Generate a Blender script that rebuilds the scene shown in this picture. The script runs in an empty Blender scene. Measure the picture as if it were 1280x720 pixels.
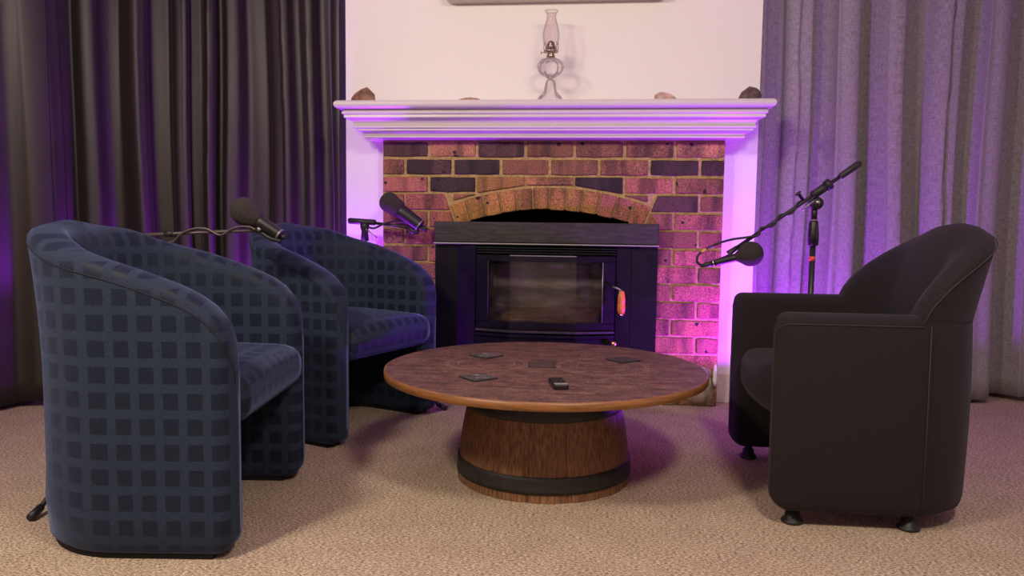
import bpy, bmesh, math, random
from mathutils import Vector, Matrix
random.seed(7)
PI = math.pi
sc = bpy.context.scene
COL = sc.collection

# ------------------------------------------------------------------ camera
cam_d = bpy.data.cameras.new('camera')
cam = bpy.data.objects.new('camera', cam_d)
COL.objects.link(cam)
sc.camera = cam
cam_d.sensor_width = 36.0
cam_d.lens = 950.0 / 1280.0 * 36.0
cam_d.clip_start = 0.05
_yaw, _pit, _rol = 0.1034, 0.08192, 0.0126
F = Vector((-math.sin(_yaw) * math.cos(_pit), math.cos(_yaw) * math.cos(_pit), -math.sin(_pit)))
R0 = F.cross(Vector((0, 0, 1))).normalized()
U0 = R0.cross(F)
RX = R0 * math.cos(_rol) + U0 * math.sin(_rol)
UX = U0 * math.cos(_rol) - R0 * math.sin(_rol)
cam.matrix_world = Matrix((
    (RX.x, UX.x, -F.x, 0.211), (RX.y, UX.y, -F.y, -3.746), (RX.z, UX.z, -F.z, 0.871), (0, 0, 0, 1)))

# ------------------------------------------------------------------ world, lights, exposure
w = bpy.data.worlds.new('world'); sc.world = w; w.use_nodes = True
w.node_tree.nodes['Background'].inputs[0].default_value = (1.0, 0.86, 0.74, 1)
w.node_tree.nodes['Background'].inputs[1].default_value = 0.03
sc.view_settings.view_transform = 'Standard'
sc.view_settings.look = 'None'
sc.view_settings.gamma = 1.0
sc.view_settings.use_curve_mapping = False
sc.view_settings.exposure = 0.0

def aim(o, loc, tgt):
    o.location = loc
    o.rotation_euler = (Vector(tgt) - Vector(loc)).to_track_quat('-Z', 'Y').to_euler()

def area(name, loc, tgt, size, power, col):
    d = bpy.data.lights.new(name, 'AREA'); d.shape = 'SQUARE'; d.size = size
    d.energy = power; d.color = col
    o = bpy.data.objects.new(name, d); COL.objects.link(o); aim(o, loc, tgt)
    return o

def spot(name, loc, tgt, power, col, deg, blend, size=0.05):
    d = bpy.data.lights.new(name, 'SPOT'); d.energy = power; d.color = col
    d.spot_size = math.radians(deg); d.spot_blend = blend; d.shadow_soft_size = size
    o = bpy.data.objects.new(name, d); COL.objects.link(o); aim(o, loc, tgt)
    return o

WARM = (1.0, 0.85, 0.72)
area('ceiling_light_left', (-1.4, -3.3, 2.44), (-0.9, -1.8, 0.0), 0.35, 52, WARM)
area('ceiling_light_right', (0.9, -3.3, 2.44), (0.5, -1.8, 0.0), 0.35, 38, WARM)
spot('wall_fill_spot_left', (-1.75, -2.6, 2.42), (-0.15, 0.1, 2.02), 92, WARM, 60, 0.9, 0.16)  # unseen spot, added to brighten the upper wall above the mantel
spot('wall_fill_spot_right', (1.3, -2.9, 2.42), (0.35, 0.1, 2.04), 54, WARM, 56, 0.9, 0.20)  # second added spot, same brightening of the upper wall from the right
PURPLE = (0.37, 0.025, 0.95)
spot('purple_uplight_right', (1.04, -0.42, 0.18), (1.04, -0.42, 1.5), 102, PURPLE, 175, 0.10)
spot('purple_uplight_left', (-1.10, -0.05, 0.16), (-0.85, -0.05, 1.3), 118, PURPLE, 175, 0.10)

# ------------------------------------------------------------------ materials
def nt(name):
    m = bpy.data.materials.new(name); m.use_nodes = True
    n = m.node_tree.nodes; l = m.node_tree.links
    return m, n, l, n['Principled BSDF']

def N(n, t, **kw):
    x = n.new(t)
    for k, v in kw.items():
        setattr(x, k, v)
    return x

def rgba(c): return (c[0], c[1], c[2], 1)

def mat(name, col, rough=0.6, metal=0.0, noise=0.0, nscale=40, bump=0.0, bscale=120, spec=None,
        stretch=None, col2=None, coat=0.0):
    m, n, l, b = nt(name)
    b.inputs['Roughness'].default_value = rough
    b.inputs['Metallic'].default_value = metal
    b.inputs['Base Color'].default_value = rgba(col)
    if spec is not None: b.inputs['Specular IOR Level'].default_value = spec
    if coat: b.inputs['Coat Weight'].default_value = coat
    tc = N(n, 'ShaderNodeTexCoord'); src = tc.outputs['Object']
    if stretch:
        mp = N(n, 'ShaderNodeMapping'); mp.inputs['Scale'].default_value = stretch
        l.new(src, mp.inputs['Vector']); src = mp.outputs['Vector']
    if noise or col2:
        t = N(n, 'ShaderNodeTexNoise'); t.inputs['Scale'].default_value = nscale
        t.inputs['Detail'].default_value = 6; l.new(src, t.inputs['Vector'])
        r = N(n, 'ShaderNodeValToRGB')
        c2 = col2 if col2 else tuple(min(1, c * (1 + noise)) for c in col)
        c1 = col if col2 else tuple(c * (1 - noise) for c in col)
        r.color_ramp.elements[0].color = rgba(c1); r.color_ramp.elements[0].position = 0.35
        r.color_ramp.elements[1].color = rgba(c2); r.color_ramp.elements[1].position = 0.65
        l.new(t.outputs['Fac'], r.inputs['Fac']); l.new(r.outputs['Color'], b.inputs['Base Color'])
    if bump:
        t2 = N(n, 'ShaderNodeTexNoise'); t2.inputs['Scale'].default_value = bscale
        t2.inputs['Detail'].default_value = 4; l.new(src, t2.inputs['Vector'])
        bp = N(n, 'ShaderNodeBump'); bp.inputs['Strength'].default_value = bump
        bp.inputs['Distance'].default_value = 0.004
        l.new(t2.outputs['Fac'], bp.inputs['Height']); l.new(bp.outputs['Normal'], b.inputs['Normal'])
    return m

def carpet_mat():
    m, n, l, b = nt('carpet_loop_pile')
    b.inputs['Roughness'].default_value = 1.0
    b.inputs['Specular IOR Level'].default_value = 0.1
    tc = N(n, 'ShaderNodeTexCoord')
    mp = N(n, 'ShaderNodeMapping'); mp.inputs['Scale'].default_value = (0.45, 1.0, 1)
    l.new(tc.outputs['Object'], mp.inputs['Vector'])
    v = N(n, 'ShaderNodeTexVoronoi'); v.inputs['Scale'].default_value = 320
    l.new(mp.outputs['Vector'], v.inputs['Vector'])
    t = N(n, 'ShaderNodeTexNoise'); t.inputs['Scale'].default_value = 230; t.inputs['Detail'].default_value = 6
    t.inputs['Roughness'].default_value = 0.8
    l.new(mp.outputs['Vector'], t.inputs['Vector'])
    t2 = N(n, 'ShaderNodeTexNoise'); t2.inputs['Scale'].default_value = 7; t2.inputs['Detail'].default_value = 3
    l.new(tc.outputs['Object'], t2.inputs['Vector'])
    r = N(n, 'ShaderNodeValToRGB')
    e = r.color_ramp.elements
    e[0].position = 0.39; e[0].color = (0.08, 0.055, 0.034, 1)
    e[1].position = 0.61; e[1].color = (0.90, 0.74, 0.54, 1)
    x = e.new(0.5); x.color = (0.49, 0.38, 0.26, 1)
    l.new(t.outputs['Fac'], r.inputs['Fac'])
    mx = N(n, 'ShaderNodeMix', data_type='RGBA', blend_type='MULTIPLY'); mx.inputs['Factor'].default_value = 0.5
    r2 = N(n, 'ShaderNodeValToRGB')
    r2.color_ramp.elements[0].position = 0.3; r2.color_ramp.elements[0].color = (0.75, 0.72, 0.7, 1)
    r2.color_ramp.elements[1].position = 0.7; r2.color_ramp.elements[1].color = (1, 1, 1, 1)
    l.new(t2.outputs['Fac'], r2.inputs['Fac'])
    l.new(r.outputs['Color'], mx.inputs['A']); l.new(r2.outputs['Color'], mx.inputs['B'])
    l.new(mx.outputs['Result'], b.inputs['Base Color'])
    bp = N(n, 'ShaderNodeBump'); bp.inputs['Strength'].default_value = 0.6; bp.inputs['Distance'].default_value = 0.004
    bp.invert = True
    l.new(v.outputs['Distance'], bp.inputs['Height']); l.new(bp.outputs['Normal'], b.inputs['Normal'])
    return m

def brick_mat():
    m, n, l, b = nt('fired_clay_brick')
    b.inputs['Roughness'].default_value = 0.85
    oi = N(n, 'ShaderNodeObjectInfo'); tc = N(n, 'ShaderNodeTexCoord')
    ad = N(n, 'ShaderNodeVectorMath', operation='ADD')
    rv = N(n, 'ShaderNodeMath', operation='MULTIPLY'); rv.inputs[1].default_value = 31.0
    l.new(oi.outputs['Random'], rv.inputs[0])
    l.new(tc.outputs['Object'], ad.inputs[0]); l.new(rv.outputs[0], ad.inputs[1])
    t = N(n, 'ShaderNodeTexNoise'); t.inputs['Scale'].default_value = 5; t.inputs['Detail'].default_value = 2
    mpb = N(n, 'ShaderNodeMapping'); mpb.inputs['Scale'].default_value = (2.4, 1, 0.5)
    l.new(ad.outputs[0], mpb.inputs['Vector']); l.new(mpb.outputs[0], t.inputs['Vector'])
    r = N(n, 'ShaderNodeValToRGB')
    r.color_ramp.elements[0].position = 0.38; r.color_ramp.elements[0].color = (0.50, 0.48, 0.50, 1)
    r.color_ramp.elements[1].position = 0.55; r.color_ramp.elements[1].color = (1.15, 1.1, 1.05, 1)
    l.new(t.outputs['Fac'], r.inputs['Fac'])
    g = N(n, 'ShaderNodeTexNoise'); g.inputs['Scale'].default_value = 170; g.inputs['Detail'].default_value = 5
    l.new(ad.outputs[0], g.inputs['Vector'])
    gr = N(n, 'ShaderNodeValToRGB')
    gr.color_ramp.elements[0].position = 0.33; gr.color_ramp.elements[0].color = (0.40, 0.40, 0.40, 1)
    gr.color_ramp.elements[1].position = 0.7; gr.color_ramp.elements[1].color = (1.55, 1.55, 1.55, 1)
    l.new(g.outputs['Fac'], gr.inputs['Fac'])
    m1 = N(n, 'ShaderNodeMix', data_type='RGBA', blend_type='MULTIPLY'); m1.inputs['Factor'].default_value = 1
    l.new(oi.outputs['Color'], m1.inputs['A']); l.new(r.outputs['Color'], m1.inputs['B'])
    m2 = N(n, 'ShaderNodeMix', data_type='RGBA', blend_type='MULTIPLY'); m2.inputs['Factor'].default_value = 1
    l.new(m1.outputs['Result'], m2.inputs['A']); l.new(gr.outputs['Color'], m2.inputs['B'])
    # dark pits
    v = N(n, 'ShaderNodeTexVoronoi'); v.inputs['Scale'].default_value = 19
    v.inputs['Randomness'].default_value = 1.0
    l.new(ad.outputs[0], v.inputs['Vector'])
    lt = N(n, 'ShaderNodeMath', operation='LESS_THAN'); lt.inputs[1].default_value = 0.19
    gt = N(n, 'ShaderNodeTexNoise'); gt.inputs['Scale'].default_value = 11; gt.inputs['Detail'].default_value = 2
    l.new(ad.outputs[0], gt.inputs['Vector'])
    gs = N(n, 'ShaderNodeMapRange'); gs.inputs['From Min'].default_value = 0.45; gs.inputs['From Max'].default_value = 0.75
    gs.inputs['To Min'].default_value = 0.0; gs.inputs['To Max'].default_value = 0.32
    l.new(gt.outputs['Fac'], gs.inputs['Value'])
    wob = N(n, 'ShaderNodeMath', operation='MULTIPLY_ADD'); wob.inputs[1].default_value = 0.16; wob.inputs[2].default_value = -0.08
    l.new(g.outputs['Fac'], wob.inputs[0])
    dsum = N(n, 'ShaderNodeMath', operation='ADD'); l.new(v.outputs['Distance'], dsum.inputs[0]); l.new(wob.outputs[0], dsum.inputs[1])
    l.new(dsum.outputs[0], lt.inputs[0]); l.new(gs.outputs[0], lt.inputs[1])
    m3 = N(n, 'ShaderNodeMix', data_type='RGBA'); m3.inputs['B'].default_value = (0.012, 0.009, 0.008, 1)
    l.new(lt.outputs[0], m3.inputs['Factor']); l.new(m2.outputs['Result'], m3.inputs['A'])
    l.new(m3.outputs['Result'], b.inputs['Base Color'])
    bp = N(n, 'ShaderNodeBump'); bp.inputs['Strength'].default_value = 0.6; bp.inputs['Distance'].default_value = 0.003
    l.new(g.outputs['Fac'], bp.inputs['Height']); l.new(bp.outputs['Normal'], b.inputs['Normal'])
    return m

def square_fabric():
    m, n, l, b = nt('navy_square_jacquard')
    uv = N(n, 'ShaderNodeUVMap'); sx = N(n, 'ShaderNodeSeparateXYZ'); l.new(uv.outputs[0], sx.inputs[0])
    def cell(sock, pitch, duty):
        d = N(n, 'ShaderNodeMath', operation='DIVIDE'); d.inputs[1].default_value = pitch; l.new(sock, d.inputs[0])
        f = N(n, 'ShaderNodeMath', operation='FRACT'); l.new(d.outputs[0], f.inputs[0])
        a = N(n, 'ShaderNodeMath', operation='LESS_THAN'); a.inputs[1].default_value = duty; l.new(f.outputs[0], a.inputs[0])
        return a.outputs[0]
    mu = N(n, 'ShaderNodeMath', operation='MULTIPLY')
    l.new(cell(sx.outputs[0], 0.0605, 0.64), mu.inputs[0]); l.new(cell(sx.outputs[1], 0.066, 0.64), mu.inputs[1])
    tc = N(n, 'ShaderNodeTexCoord')
    t = N(n, 'ShaderNodeTexNoise'); t.inputs['Scale'].default_value = 420; t.inputs['Detail'].default_value = 3
    l.new(tc.outputs['Object'], t.inputs['Vector'])
    mx = N(n, 'ShaderNodeMix', data_type='RGBA')
    mx.inputs['A'].default_value = (0.0165, 0.0280, 0.052, 1)
    mx.inputs['B'].default_value = (0.0065, 0.0125, 0.027, 1)
    l.new(mu.outputs[0], mx.inputs['Factor'])
    r = N(n, 'ShaderNodeValToRGB')
    r.color_ramp.elements[0].position = 0.3; r.color_ramp.elements[0].color = (0.55, 0.55, 0.55, 1)
    r.color_ramp.elements[1].position = 0.7; r.color_ramp.elements[1].color = (1.4, 1.4, 1.4, 1)
    l.new(t.outputs['Fac'], r.inputs['Fac'])
    m2 = N(n, 'ShaderNodeMix', data_type='RGBA', blend_type='MULTIPLY'); m2.inputs['Factor'].default_value = 1
    l.new(mx.outputs['Result'], m2.inputs['A']); l.new(r.outputs['Color'], m2.inputs['B'])
    l.new(m2.outputs['Result'], b.inputs['Base Color'])
    ro = N(n, 'ShaderNodeMapRange'); ro.inputs['To Min'].default_value = 0.85; ro.inputs['To Max'].default_value = 0.55
    l.new(mu.outputs[0], ro.inputs['Value']); l.new(ro.outputs[0], b.inputs['Roughness'])
    sp = N(n, 'ShaderNodeMapRange'); sp.inputs['To Min'].default_value = 0.30; sp.inputs['To Max'].default_value = 0.22
    l.new(mu.outputs[0], sp.inputs['Value']); l.new(sp.outputs[0], b.inputs['Specular IOR Level'])
    b.inputs['Sheen Weight'].default_value = 0.30; b.inputs['Sheen Roughness'].default_value = 0.4
    b.inputs['Sheen Tint'].default_value = (0.42, 0.56, 1.0, 1)
    bp = N(n, 'ShaderNodeBump'); bp.inputs['Strength'].default_value = 0.35; bp.inputs['Distance'].default_value = 0.002
    l.new(t.outputs['Fac'], bp.inputs['Height']); l.new(bp.outputs['Normal'], b.inputs['Normal'])
    return m

def weave_mat(name, c1, c2, scale, rough, sheen=0.0, bump=0.5, use_uv=True, wav=True):
    m, n, l, b = nt(name)
    tc = N(n, 'ShaderNodeTexCoord'); src = tc.outputs['UV'] if use_uv else tc.outputs['Object']
    mp1 = N(n, 'ShaderNodeMapping'); mp1.inputs['Scale'].default_value = (1.0, 0.12, 0.3)
    mp2 = N(n, 'ShaderNodeMapping'); mp2.inputs['Scale'].default_value = (0.12, 1.0, 1.0)
    l.new(src, mp1.inputs['Vector']); l.new(src, mp2.inputs['Vector'])
    t1 = N(n, 'ShaderNodeTexNoise'); t1.inputs['Scale'].default_value = scale; t1.inputs['Detail'].default_value = 4
    t2 = N(n, 'ShaderNodeTexNoise'); t2.inputs['Scale'].default_value = scale; t2.inputs['Detail'].default_value = 4
    l.new(mp1.outputs[0], t1.inputs['Vector']); l.new(mp2.outputs[0], t2.inputs['Vector'])
    a = N(n, 'ShaderNodeMath', operation='ADD'); l.new(t1.outputs['Fac'], a.inputs[0]); l.new(t2.outputs['Fac'], a.inputs[1])
    mr = N(n, 'ShaderNodeMapRange'); mr.inputs['From Min'].default_value = 0.75; mr.inputs['From Max'].default_value = 1.25
    l.new(a.outputs[0], mr.inputs['Value'])
    mx = N(n, 'ShaderNodeMix', data_type='RGBA'); mx.inputs['A'].default_value = rgba(c1); mx.inputs['B'].default_value = rgba(c2)
    l.new(mr.outputs[0], mx.inputs['Factor']); l.new(mx.outputs['Result'], b.inputs['Base Color'])
    b.inputs['Roughness'].default_value = rough
    if sheen:
        b.inputs['Sheen Weight'].default_value = sheen; b.inputs['Sheen Roughness'].default_value = 0.35
    bp = N(n, 'ShaderNodeBump'); bp.inputs['Strength'].default_value = bump; bp.inputs['Distance'].default_value = 0.002
    l.new(a.outputs[0], bp.inputs['Height']); l.new(bp.outputs['Normal'], b.inputs['Normal'])
    return m

def basket_mat():
    m, n, l, b = nt('black_basket_weave')
    tc = N(n, 'ShaderNodeTexCoord')
    ck = N(n, 'ShaderNodeTexChecker'); ck.inputs['Scale'].default_value = 170
    l.new(tc.outputs['UV'], ck.inputs['Vector'])
    t = N(n, 'ShaderNodeTexNoise'); t.inputs['Scale'].default_value = 300; l.new(tc.outputs['Object'], t.inputs['Vector'])
    mx = N(n, 'ShaderNodeMix', data_type='RGBA')
    mx.inputs['A'].default_value = (0.0045, 0.0035, 0.0035, 1); mx.inputs['B'].default_value = (0.0155, 0.0115, 0.0115, 1)
    a = N(n, 'ShaderNodeMath', operation='MULTIPLY_ADD'); a.inputs[1].default_value = 0.55
    l.new(ck.outputs['Fac'], a.inputs[0]); l.new(t.outputs['Fac'], a.inputs[2])
    l.new(a.outputs[0], mx.inputs['Factor']); l.new(mx.outputs['Result'], b.inputs['Base Color'])
    b.inputs['Roughness'].default_value = 0.85; b.inputs['Specular IOR Level'].default_value = 0.3
    b.inputs['Sheen Weight'].default_value = 0.05
    bp = N(n, 'ShaderNodeBump'); bp.inputs['Strength'].default_value = 0.6; bp.inputs['Distance'].default_value = 0.002
    l.new(a.outputs[0], bp.inputs['Height']); l.new(bp.outputs['Normal'], b.inputs['Normal'])
    return m

def tabletop_mat():
    m, n, l, b = nt('worn_engraved_timber')
    tc = N(n, 'ShaderNodeTexCoord')
    mp = N(n, 'ShaderNodeMapping'); mp.inputs['Scale'].default_value = (1.0, 7.0, 1.0); mp.inputs['Rotation'].default_value = (0, 0, 0.15)
    l.new(tc.outputs['Object'], mp.inputs['Vector'])
    t = N(n, 'ShaderNodeTexNoise'); t.inputs['Scale'].default_value = 9; t.inputs['Detail'].default_value = 8; t.inputs['Roughness'].default_value = 0.7
    l.new(mp.outputs[0], t.inputs['Vector'])
    r = N(n, 'ShaderNodeValToRGB'); e = r.color_ramp.elements
    e[0].position = 0.36; e[0].color = (0.075, 0.036, 0.025, 1)
    e[1].position = 0.66; e[1].color = (0.24, 0.125, 0.082, 1)
    l.new(t.outputs['Fac'], r.inputs['Fac'])
    g = N(n, 'ShaderNodeTexNoise'); g.inputs['Scale'].default_value = 140; g.inputs['Detail'].default_value = 4
    l.new(tc.outputs['Object'], g.inputs['Vector'])
    gr = N(n, 'ShaderNodeValToRGB')
    gr.color_ramp.elements[0].position = 0.35; gr.color_ramp.elements[0].color = (0.6, 0.6, 0.6, 1)
    gr.color_ramp.elements[1].position = 0.65; gr.color_ramp.elements[1].color = (1.35, 1.35, 1.35, 1)
    l.new(g.outputs['Fac'], gr.inputs['Fac'])
    mx = N(n, 'ShaderNodeMix', data_type='RGBA', blend_type='MULTIPLY'); mx.inputs['Factor'].default_value = 1
    l.new(r.outputs['Color'], mx.inputs['A']); l.new(gr.outputs['Color'], mx.inputs['B'])
    mo = N(n, 'ShaderNodeTexNoise'); mo.inputs['Scale'].default_value = 16; mo.inputs['Detail'].default_value = 7; mo.inputs['Roughness'].default_value = 0.75
    l.new(tc.outputs['Object'], mo.inputs['Vector'])
    mor = N(n, 'ShaderNodeValToRGB')
    mor.color_ramp.elements[0].position = 0.36; mor.color_ramp.elements[0].color = (0.55, 0.52, 0.52, 1)
    mor.color_ramp.elements[1].position = 0.62; mor.color_ramp.elements[1].color = (1.2, 1.2, 1.18, 1)
    l.new(mo.outputs['Fac'], mor.inputs['Fac'])
    mm = N(n, 'ShaderNodeMix', data_type='RGBA', blend_type='MULTIPLY'); mm.inputs['Factor'].default_value = 1
    l.new(mx.outputs['Result'], mm.inputs['A']); l.new(mor.outputs['Color'], mm.inputs['B'])
    last = mm.outputs['Result']
    # two sets of faint engraved rings
    for cx, cy, radii in ((-0.21, 0.02, (0.10, 0.135, 0.145)), (0.20, 0.02, (0.09, 0.15, 0.16))):
        d = N(n, 'ShaderNodeVectorMath', operation='DISTANCE'); d.inputs[1].default_value = (cx, cy, 0.383)
        l.new(tc.outputs['Object'], d.inputs[0])
        for rad in radii:
            s = N(n, 'ShaderNodeMath', operation='SUBTRACT'); s.inputs[1].default_value = rad
            l.new(d.outputs['Value'], s.inputs[0])
            ab = N(n, 'ShaderNodeMath', operation='ABSOLUTE'); l.new(s.outputs[0], ab.inputs[0])
            lt = N(n, 'ShaderNodeMath', operation='LESS_THAN'); lt.inputs[1].default_value = 0.003
            l.new(ab.outputs[0], lt.inputs[0])
            k = N(n, 'ShaderNodeMath', operation='MULTIPLY')
            l.new(lt.outputs[0], k.inputs[0]); l.new(t.outputs['Fac'], k.inputs[1])
            q = N(n, 'ShaderNodeMix', data_type='RGBA'); q.inputs['B'].default_value = (0.29, 0.18, 0.13, 1)
            l.new(k.outputs[0], q.inputs['Factor']); l.new(last, q.inputs['A']); last = q.outputs['Result']
    l.new(last, b.inputs['Base Color'])
    b.inputs['Roughness'].default_value = 0.55
    bp = N(n, 'ShaderNodeBump'); bp.inputs['Strength'].default_value = 0.3; bp.inputs['Distance'].default_value = 0.002
    l.new(g.outputs['Fac'], bp.inputs['Height']); l.new(bp.outputs['Normal'], b.inputs['Normal'])
    return m

def pane_mat():
    m, n, l, b = nt('stove_door_glass')
    n.remove(b)
    tr = N(n, 'ShaderNodeBsdfTransparent'); tr.inputs[0].default_value = (0.80, 0.76, 0.72, 1)
    gl = N(n, 'ShaderNodeBsdfGlossy'); gl.inputs['Roughness'].default_value = 0.12
    fr = N(n, 'ShaderNodeFresnel'); fr.inputs['IOR'].default_value = 1.5
    mx = N(n, 'ShaderNodeMixShader')
    l.new(fr.outputs[0], mx.inputs[0]); l.new(tr.outputs[0], mx.inputs[1]); l.new(gl.outputs[0], mx.inputs[2])
    df = N(n, 'ShaderNodeBsdfDiffuse'); df.inputs['Color'].default_value = (0.35, 0.30, 0.27, 1)
    t = N(n, 'ShaderNodeTexNoise'); t.inputs['Scale'].default_value = 14; t.inputs['Detail'].default_value = 5
    tc = N(n, 'ShaderNodeTexCoord'); l.new(tc.outputs['Object'], t.inputs['Vector'])
    mr = N(n, 'ShaderNodeMapRange'); mr.inputs['From Min'].default_value = 0.35; mr.inputs['From Max'].default_value = 0.75
    mr.inputs['To Min'].default_value = 0.004; mr.inputs['To Max'].default_value = 0.06
    l.new(t.outputs['Fac'], mr.inputs['Value'])
    m2 = N(n, 'ShaderNodeMixShader'); l.new(mr.outputs[0], m2.inputs[0])
    l.new(mx.outputs[0], m2.inputs[1]); l.new(df.outputs[0], m2.inputs[2])
    l.new(m2.outputs[0], n['Material Output'].inputs['Surface'])
    return m

def glass_mat():
    m, n, l, b = nt('clear_lamp_glass')
    b.inputs['Base Color'].default_value = (0.96, 0.93, 0.94, 1)
    b.inputs['Transmission Weight'].default_value = 1.0
    b.inputs['Roughness'].default_value = 0.02
    b.inputs['IOR'].default_value = 1.45
    return m

def chimney_mat(nm='thin_chimney_glass', ior=1.25, k=0.4):
    m, n, l, b = nt(nm)
    n.remove(b)
    tr = N(n, 'ShaderNodeBsdfTransparent'); tr.inputs[0].default_value = (0.95, 0.92, 0.93, 1)
    gl = N(n, 'ShaderNodeBsdfGlossy'); gl.inputs['Roughness'].default_value = 0.03
    fr = N(n, 'ShaderNodeFresnel'); fr.inputs['IOR'].default_value = ior
    mx = N(n, 'ShaderNodeMixShader')
    hf = N(n, 'ShaderNodeMath', operation='MULTIPLY'); hf.inputs[1].default_value = k
    l.new(fr.outputs[0], hf.inputs[0]); l.new(hf.outputs[0], mx.inputs[0]); l.new(tr.outputs[0], mx.inputs[1]); l.new(gl.outputs[0], mx.inputs[2])
    l.new(mx.outputs[0], n['Material Output'].inputs['Surface'])
    return m

M = dict(
    wall=mat('painted_plaster', (0.765, 0.745, 0.705), 0.75, bump=0.08, bscale=60),
    ceil=mat('ceiling_paint', (0.8, 0.78, 0.75), 0.8),
    base=mat('baseboard_paint', (0.62, 0.55, 0.46), 0.5, bump=0.05),
    carpet=carpet_mat(),
    brick=brick_mat(),
    mortar=mat('sandy_mortar', (0.40, 0.265, 0.125), 0.95, noise=0.22, nscale=60, bump=0.7, bscale=220),
    rubble=mat('rough_render_patch', (0.30, 0.24, 0.15), 0.95, noise=0.4, nscale=22, bump=0.8, bscale=90),
    soot=mat('soot_black', (0.010, 0.009, 0.009), 0.9),
    mantel=mat('glossy_white_paint', (0.58, 0.53, 0.525), 0.30, bump=0.04, bscale=25),
    unit=mat('beige_plastic_shell', (0.66, 0.58, 0.52), 0.45),
    steel=mat('black_stove_enamel', (0.007, 0.0065, 0.009), 0.30, noise=0.3, nscale=18, bump=0.05, bscale=60, spec=0.25),
    hood=mat('grey_black_stove_hood', (0.034, 0.030, 0.027), 0.55, spec=0.3, noise=0.35, nscale=16, stretch=(1, 6, 6), bump=0.1),
    rod=mat('dark_bronze_rod', (0.12, 0.105, 0.095), 0.45, metal=0.6),
    trimm=mat('dull_steel_trim', (0.30, 0.29, 0.29), 0.4, metal=0.7),
    fbrick=mat('grey_firebrick', (0.24, 0.22, 0.20), 0.9, noise=0.35, nscale=12, bump=0.5, bscale=50, stretch=(1, 1, 3)),
    ash=mat('brown_ash', (0.22, 0.14, 0.085), 1.0, noise=0.4, nscale=40, bump=0.9, bscale=70),
    pane=pane_mat(),
    orange=mat('varnished_orange_wood', (0.62, 0.22, 0.035), 0.35, noise=0.25, nscale=20, stretch=(6, 6, 1)),
    brass=mat('brass', (0.75, 0.52, 0.22), 0.28, metal=1.0),
    dbrass=mat('aged_burner_brass', (0.42, 0.36, 0.28), 0.3, metal=1.0),
    glass=glass_mat(), chim=chimney_mat(), pressed=chimney_mat('pressed_glass', 1.40, 0.75),
    navy=square_fabric(),
    navyseam=mat('navy_piping', (0.008, 0.009, 0.014), 0.8),
    dark=mat('black_under_lining', (0.008, 0.008, 0.010), 0.9),
    black=basket_mat(),
    blackseam=mat('black_seam', (0.035, 0.030, 0.030), 0.8),
    plastic=mat('black_plastic', (0.014, 0.013, 0.013), 0.5),
    metalb=mat('black_powder_coat', (0.012, 0.011, 0.011), 0.38, spec=0.5),
    micbody=mat('matte_black_mic', (0.018, 0.016, 0.017), 0.45, metal=0.2),
    foam=mat('charcoal_foam', (0.040, 0.034, 0.028), 1.0, noise=0.4, nscale=300, bump=1.0, bscale=450),
    chrome=mat('chrome', (0.7, 0.68, 0.66), 0.2, metal=1.0),
    tape=mat('gold_tape', (0.70, 0.40, 0.06), 0.5),
    redtag=mat('red_sticker', (0.75, 0.10, 0.04), 0.5),
    top=tabletop_mat(),
    edge=mat('orange_brown_edge', (0.25, 0.105, 0.030), 0.42, noise=0.25, nscale=14, stretch=(1, 1, 12)),
    stave=mat('oak_stave', (0.195, 0.092, 0.038), 0.6, noise=0.45, nscale=30, stretch=(6, 6, 0.5), bump=0.25, bscale=120),
    hoop=mat('black_iron_hoop', (0.020, 0.017, 0.015), 0.6, noise=0.3, bump=0.2),
    slate=mat('slate_coaster', (0.040, 0.034, 0.032), 0.6, noise=0.3, nscale=90, bump=0.5, bscale=200),
    slatel=mat('pale_scratched_motif', (0.16, 0.13, 0.125), 0.7, noise=0.5, nscale=60),
    browncoaster=mat('brown_cork_coaster', (0.070, 0.042, 0.030), 0.8, noise=0.3, nscale=120),
    remote=mat('remote_black', (0.012, 0.011, 0.012), 0.3),
    remoteg=mat('remote_grey_strip', (0.30, 0.28, 0.27), 0.4),
    cur_l=weave_mat('dark_satin_curtain', (0.016, 0.0115, 0.0095), (0.029, 0.021, 0.017), 260, 0.46, sheen=0.10, bump=0.15),
    cur_r=weave_mat('grey_linen_curtain', (0.175, 0.160, 0.152), (0.31, 0.29, 0.275), 300, 0.9, bump=0.4),
    rock_b=mat('brown_rock', (0.20, 0.105, 0.055), 0.7, noise=0.45, nscale=30, bump=0.6, bscale=60),
    rock_t=mat('tan_rock', (0.34, 0.19, 0.115), 0.8, noise=0.3, nscale=50, bump=0.6, bscale=90),
    rock_p=mat('pale_pink_quartz', (0.52, 0.34, 0.27), 0.5, noise=0.3, nscale=25, bump=0.3, bscale=60),
    rock_d=mat('dark_ore_rock', (0.085, 0.055, 0.042), 0.6, noise=0.6, nscale=60, bump=0.8, bscale=80),
)

# ------------------------------------------------------------------ mesh helpers
def link(name, me, m=None, parent=None):
    o = bpy.data.objects.new(name, me); COL.objects.link(o)
    if m is not None: me.materials.append(m)
    if parent is not None: o.parent = parent
    return o

def mesh(name, vs, fs, m=None, parent=None, smooth=False, uvs=None):
    me = bpy.data.meshes.new(name); me.from_pydata([tuple(v) for v in vs], [], fs)
    if uvs is not None:
        ul = me.uv_layers.new(name='UVMap')
        for lp in me.loops: ul.data[lp.index].uv = uvs[lp.vertex_index]
    bm = bmesh.new(); bm.from_mesh(me); bmesh.ops.recalc_face_normals(bm, faces=bm.faces); bm.to_mesh(me); bm.free()
    if smooth: me.polygons.foreach_set('use_smooth', [True] * len(me.polygons))
    return link(name, me, m, parent)

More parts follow.
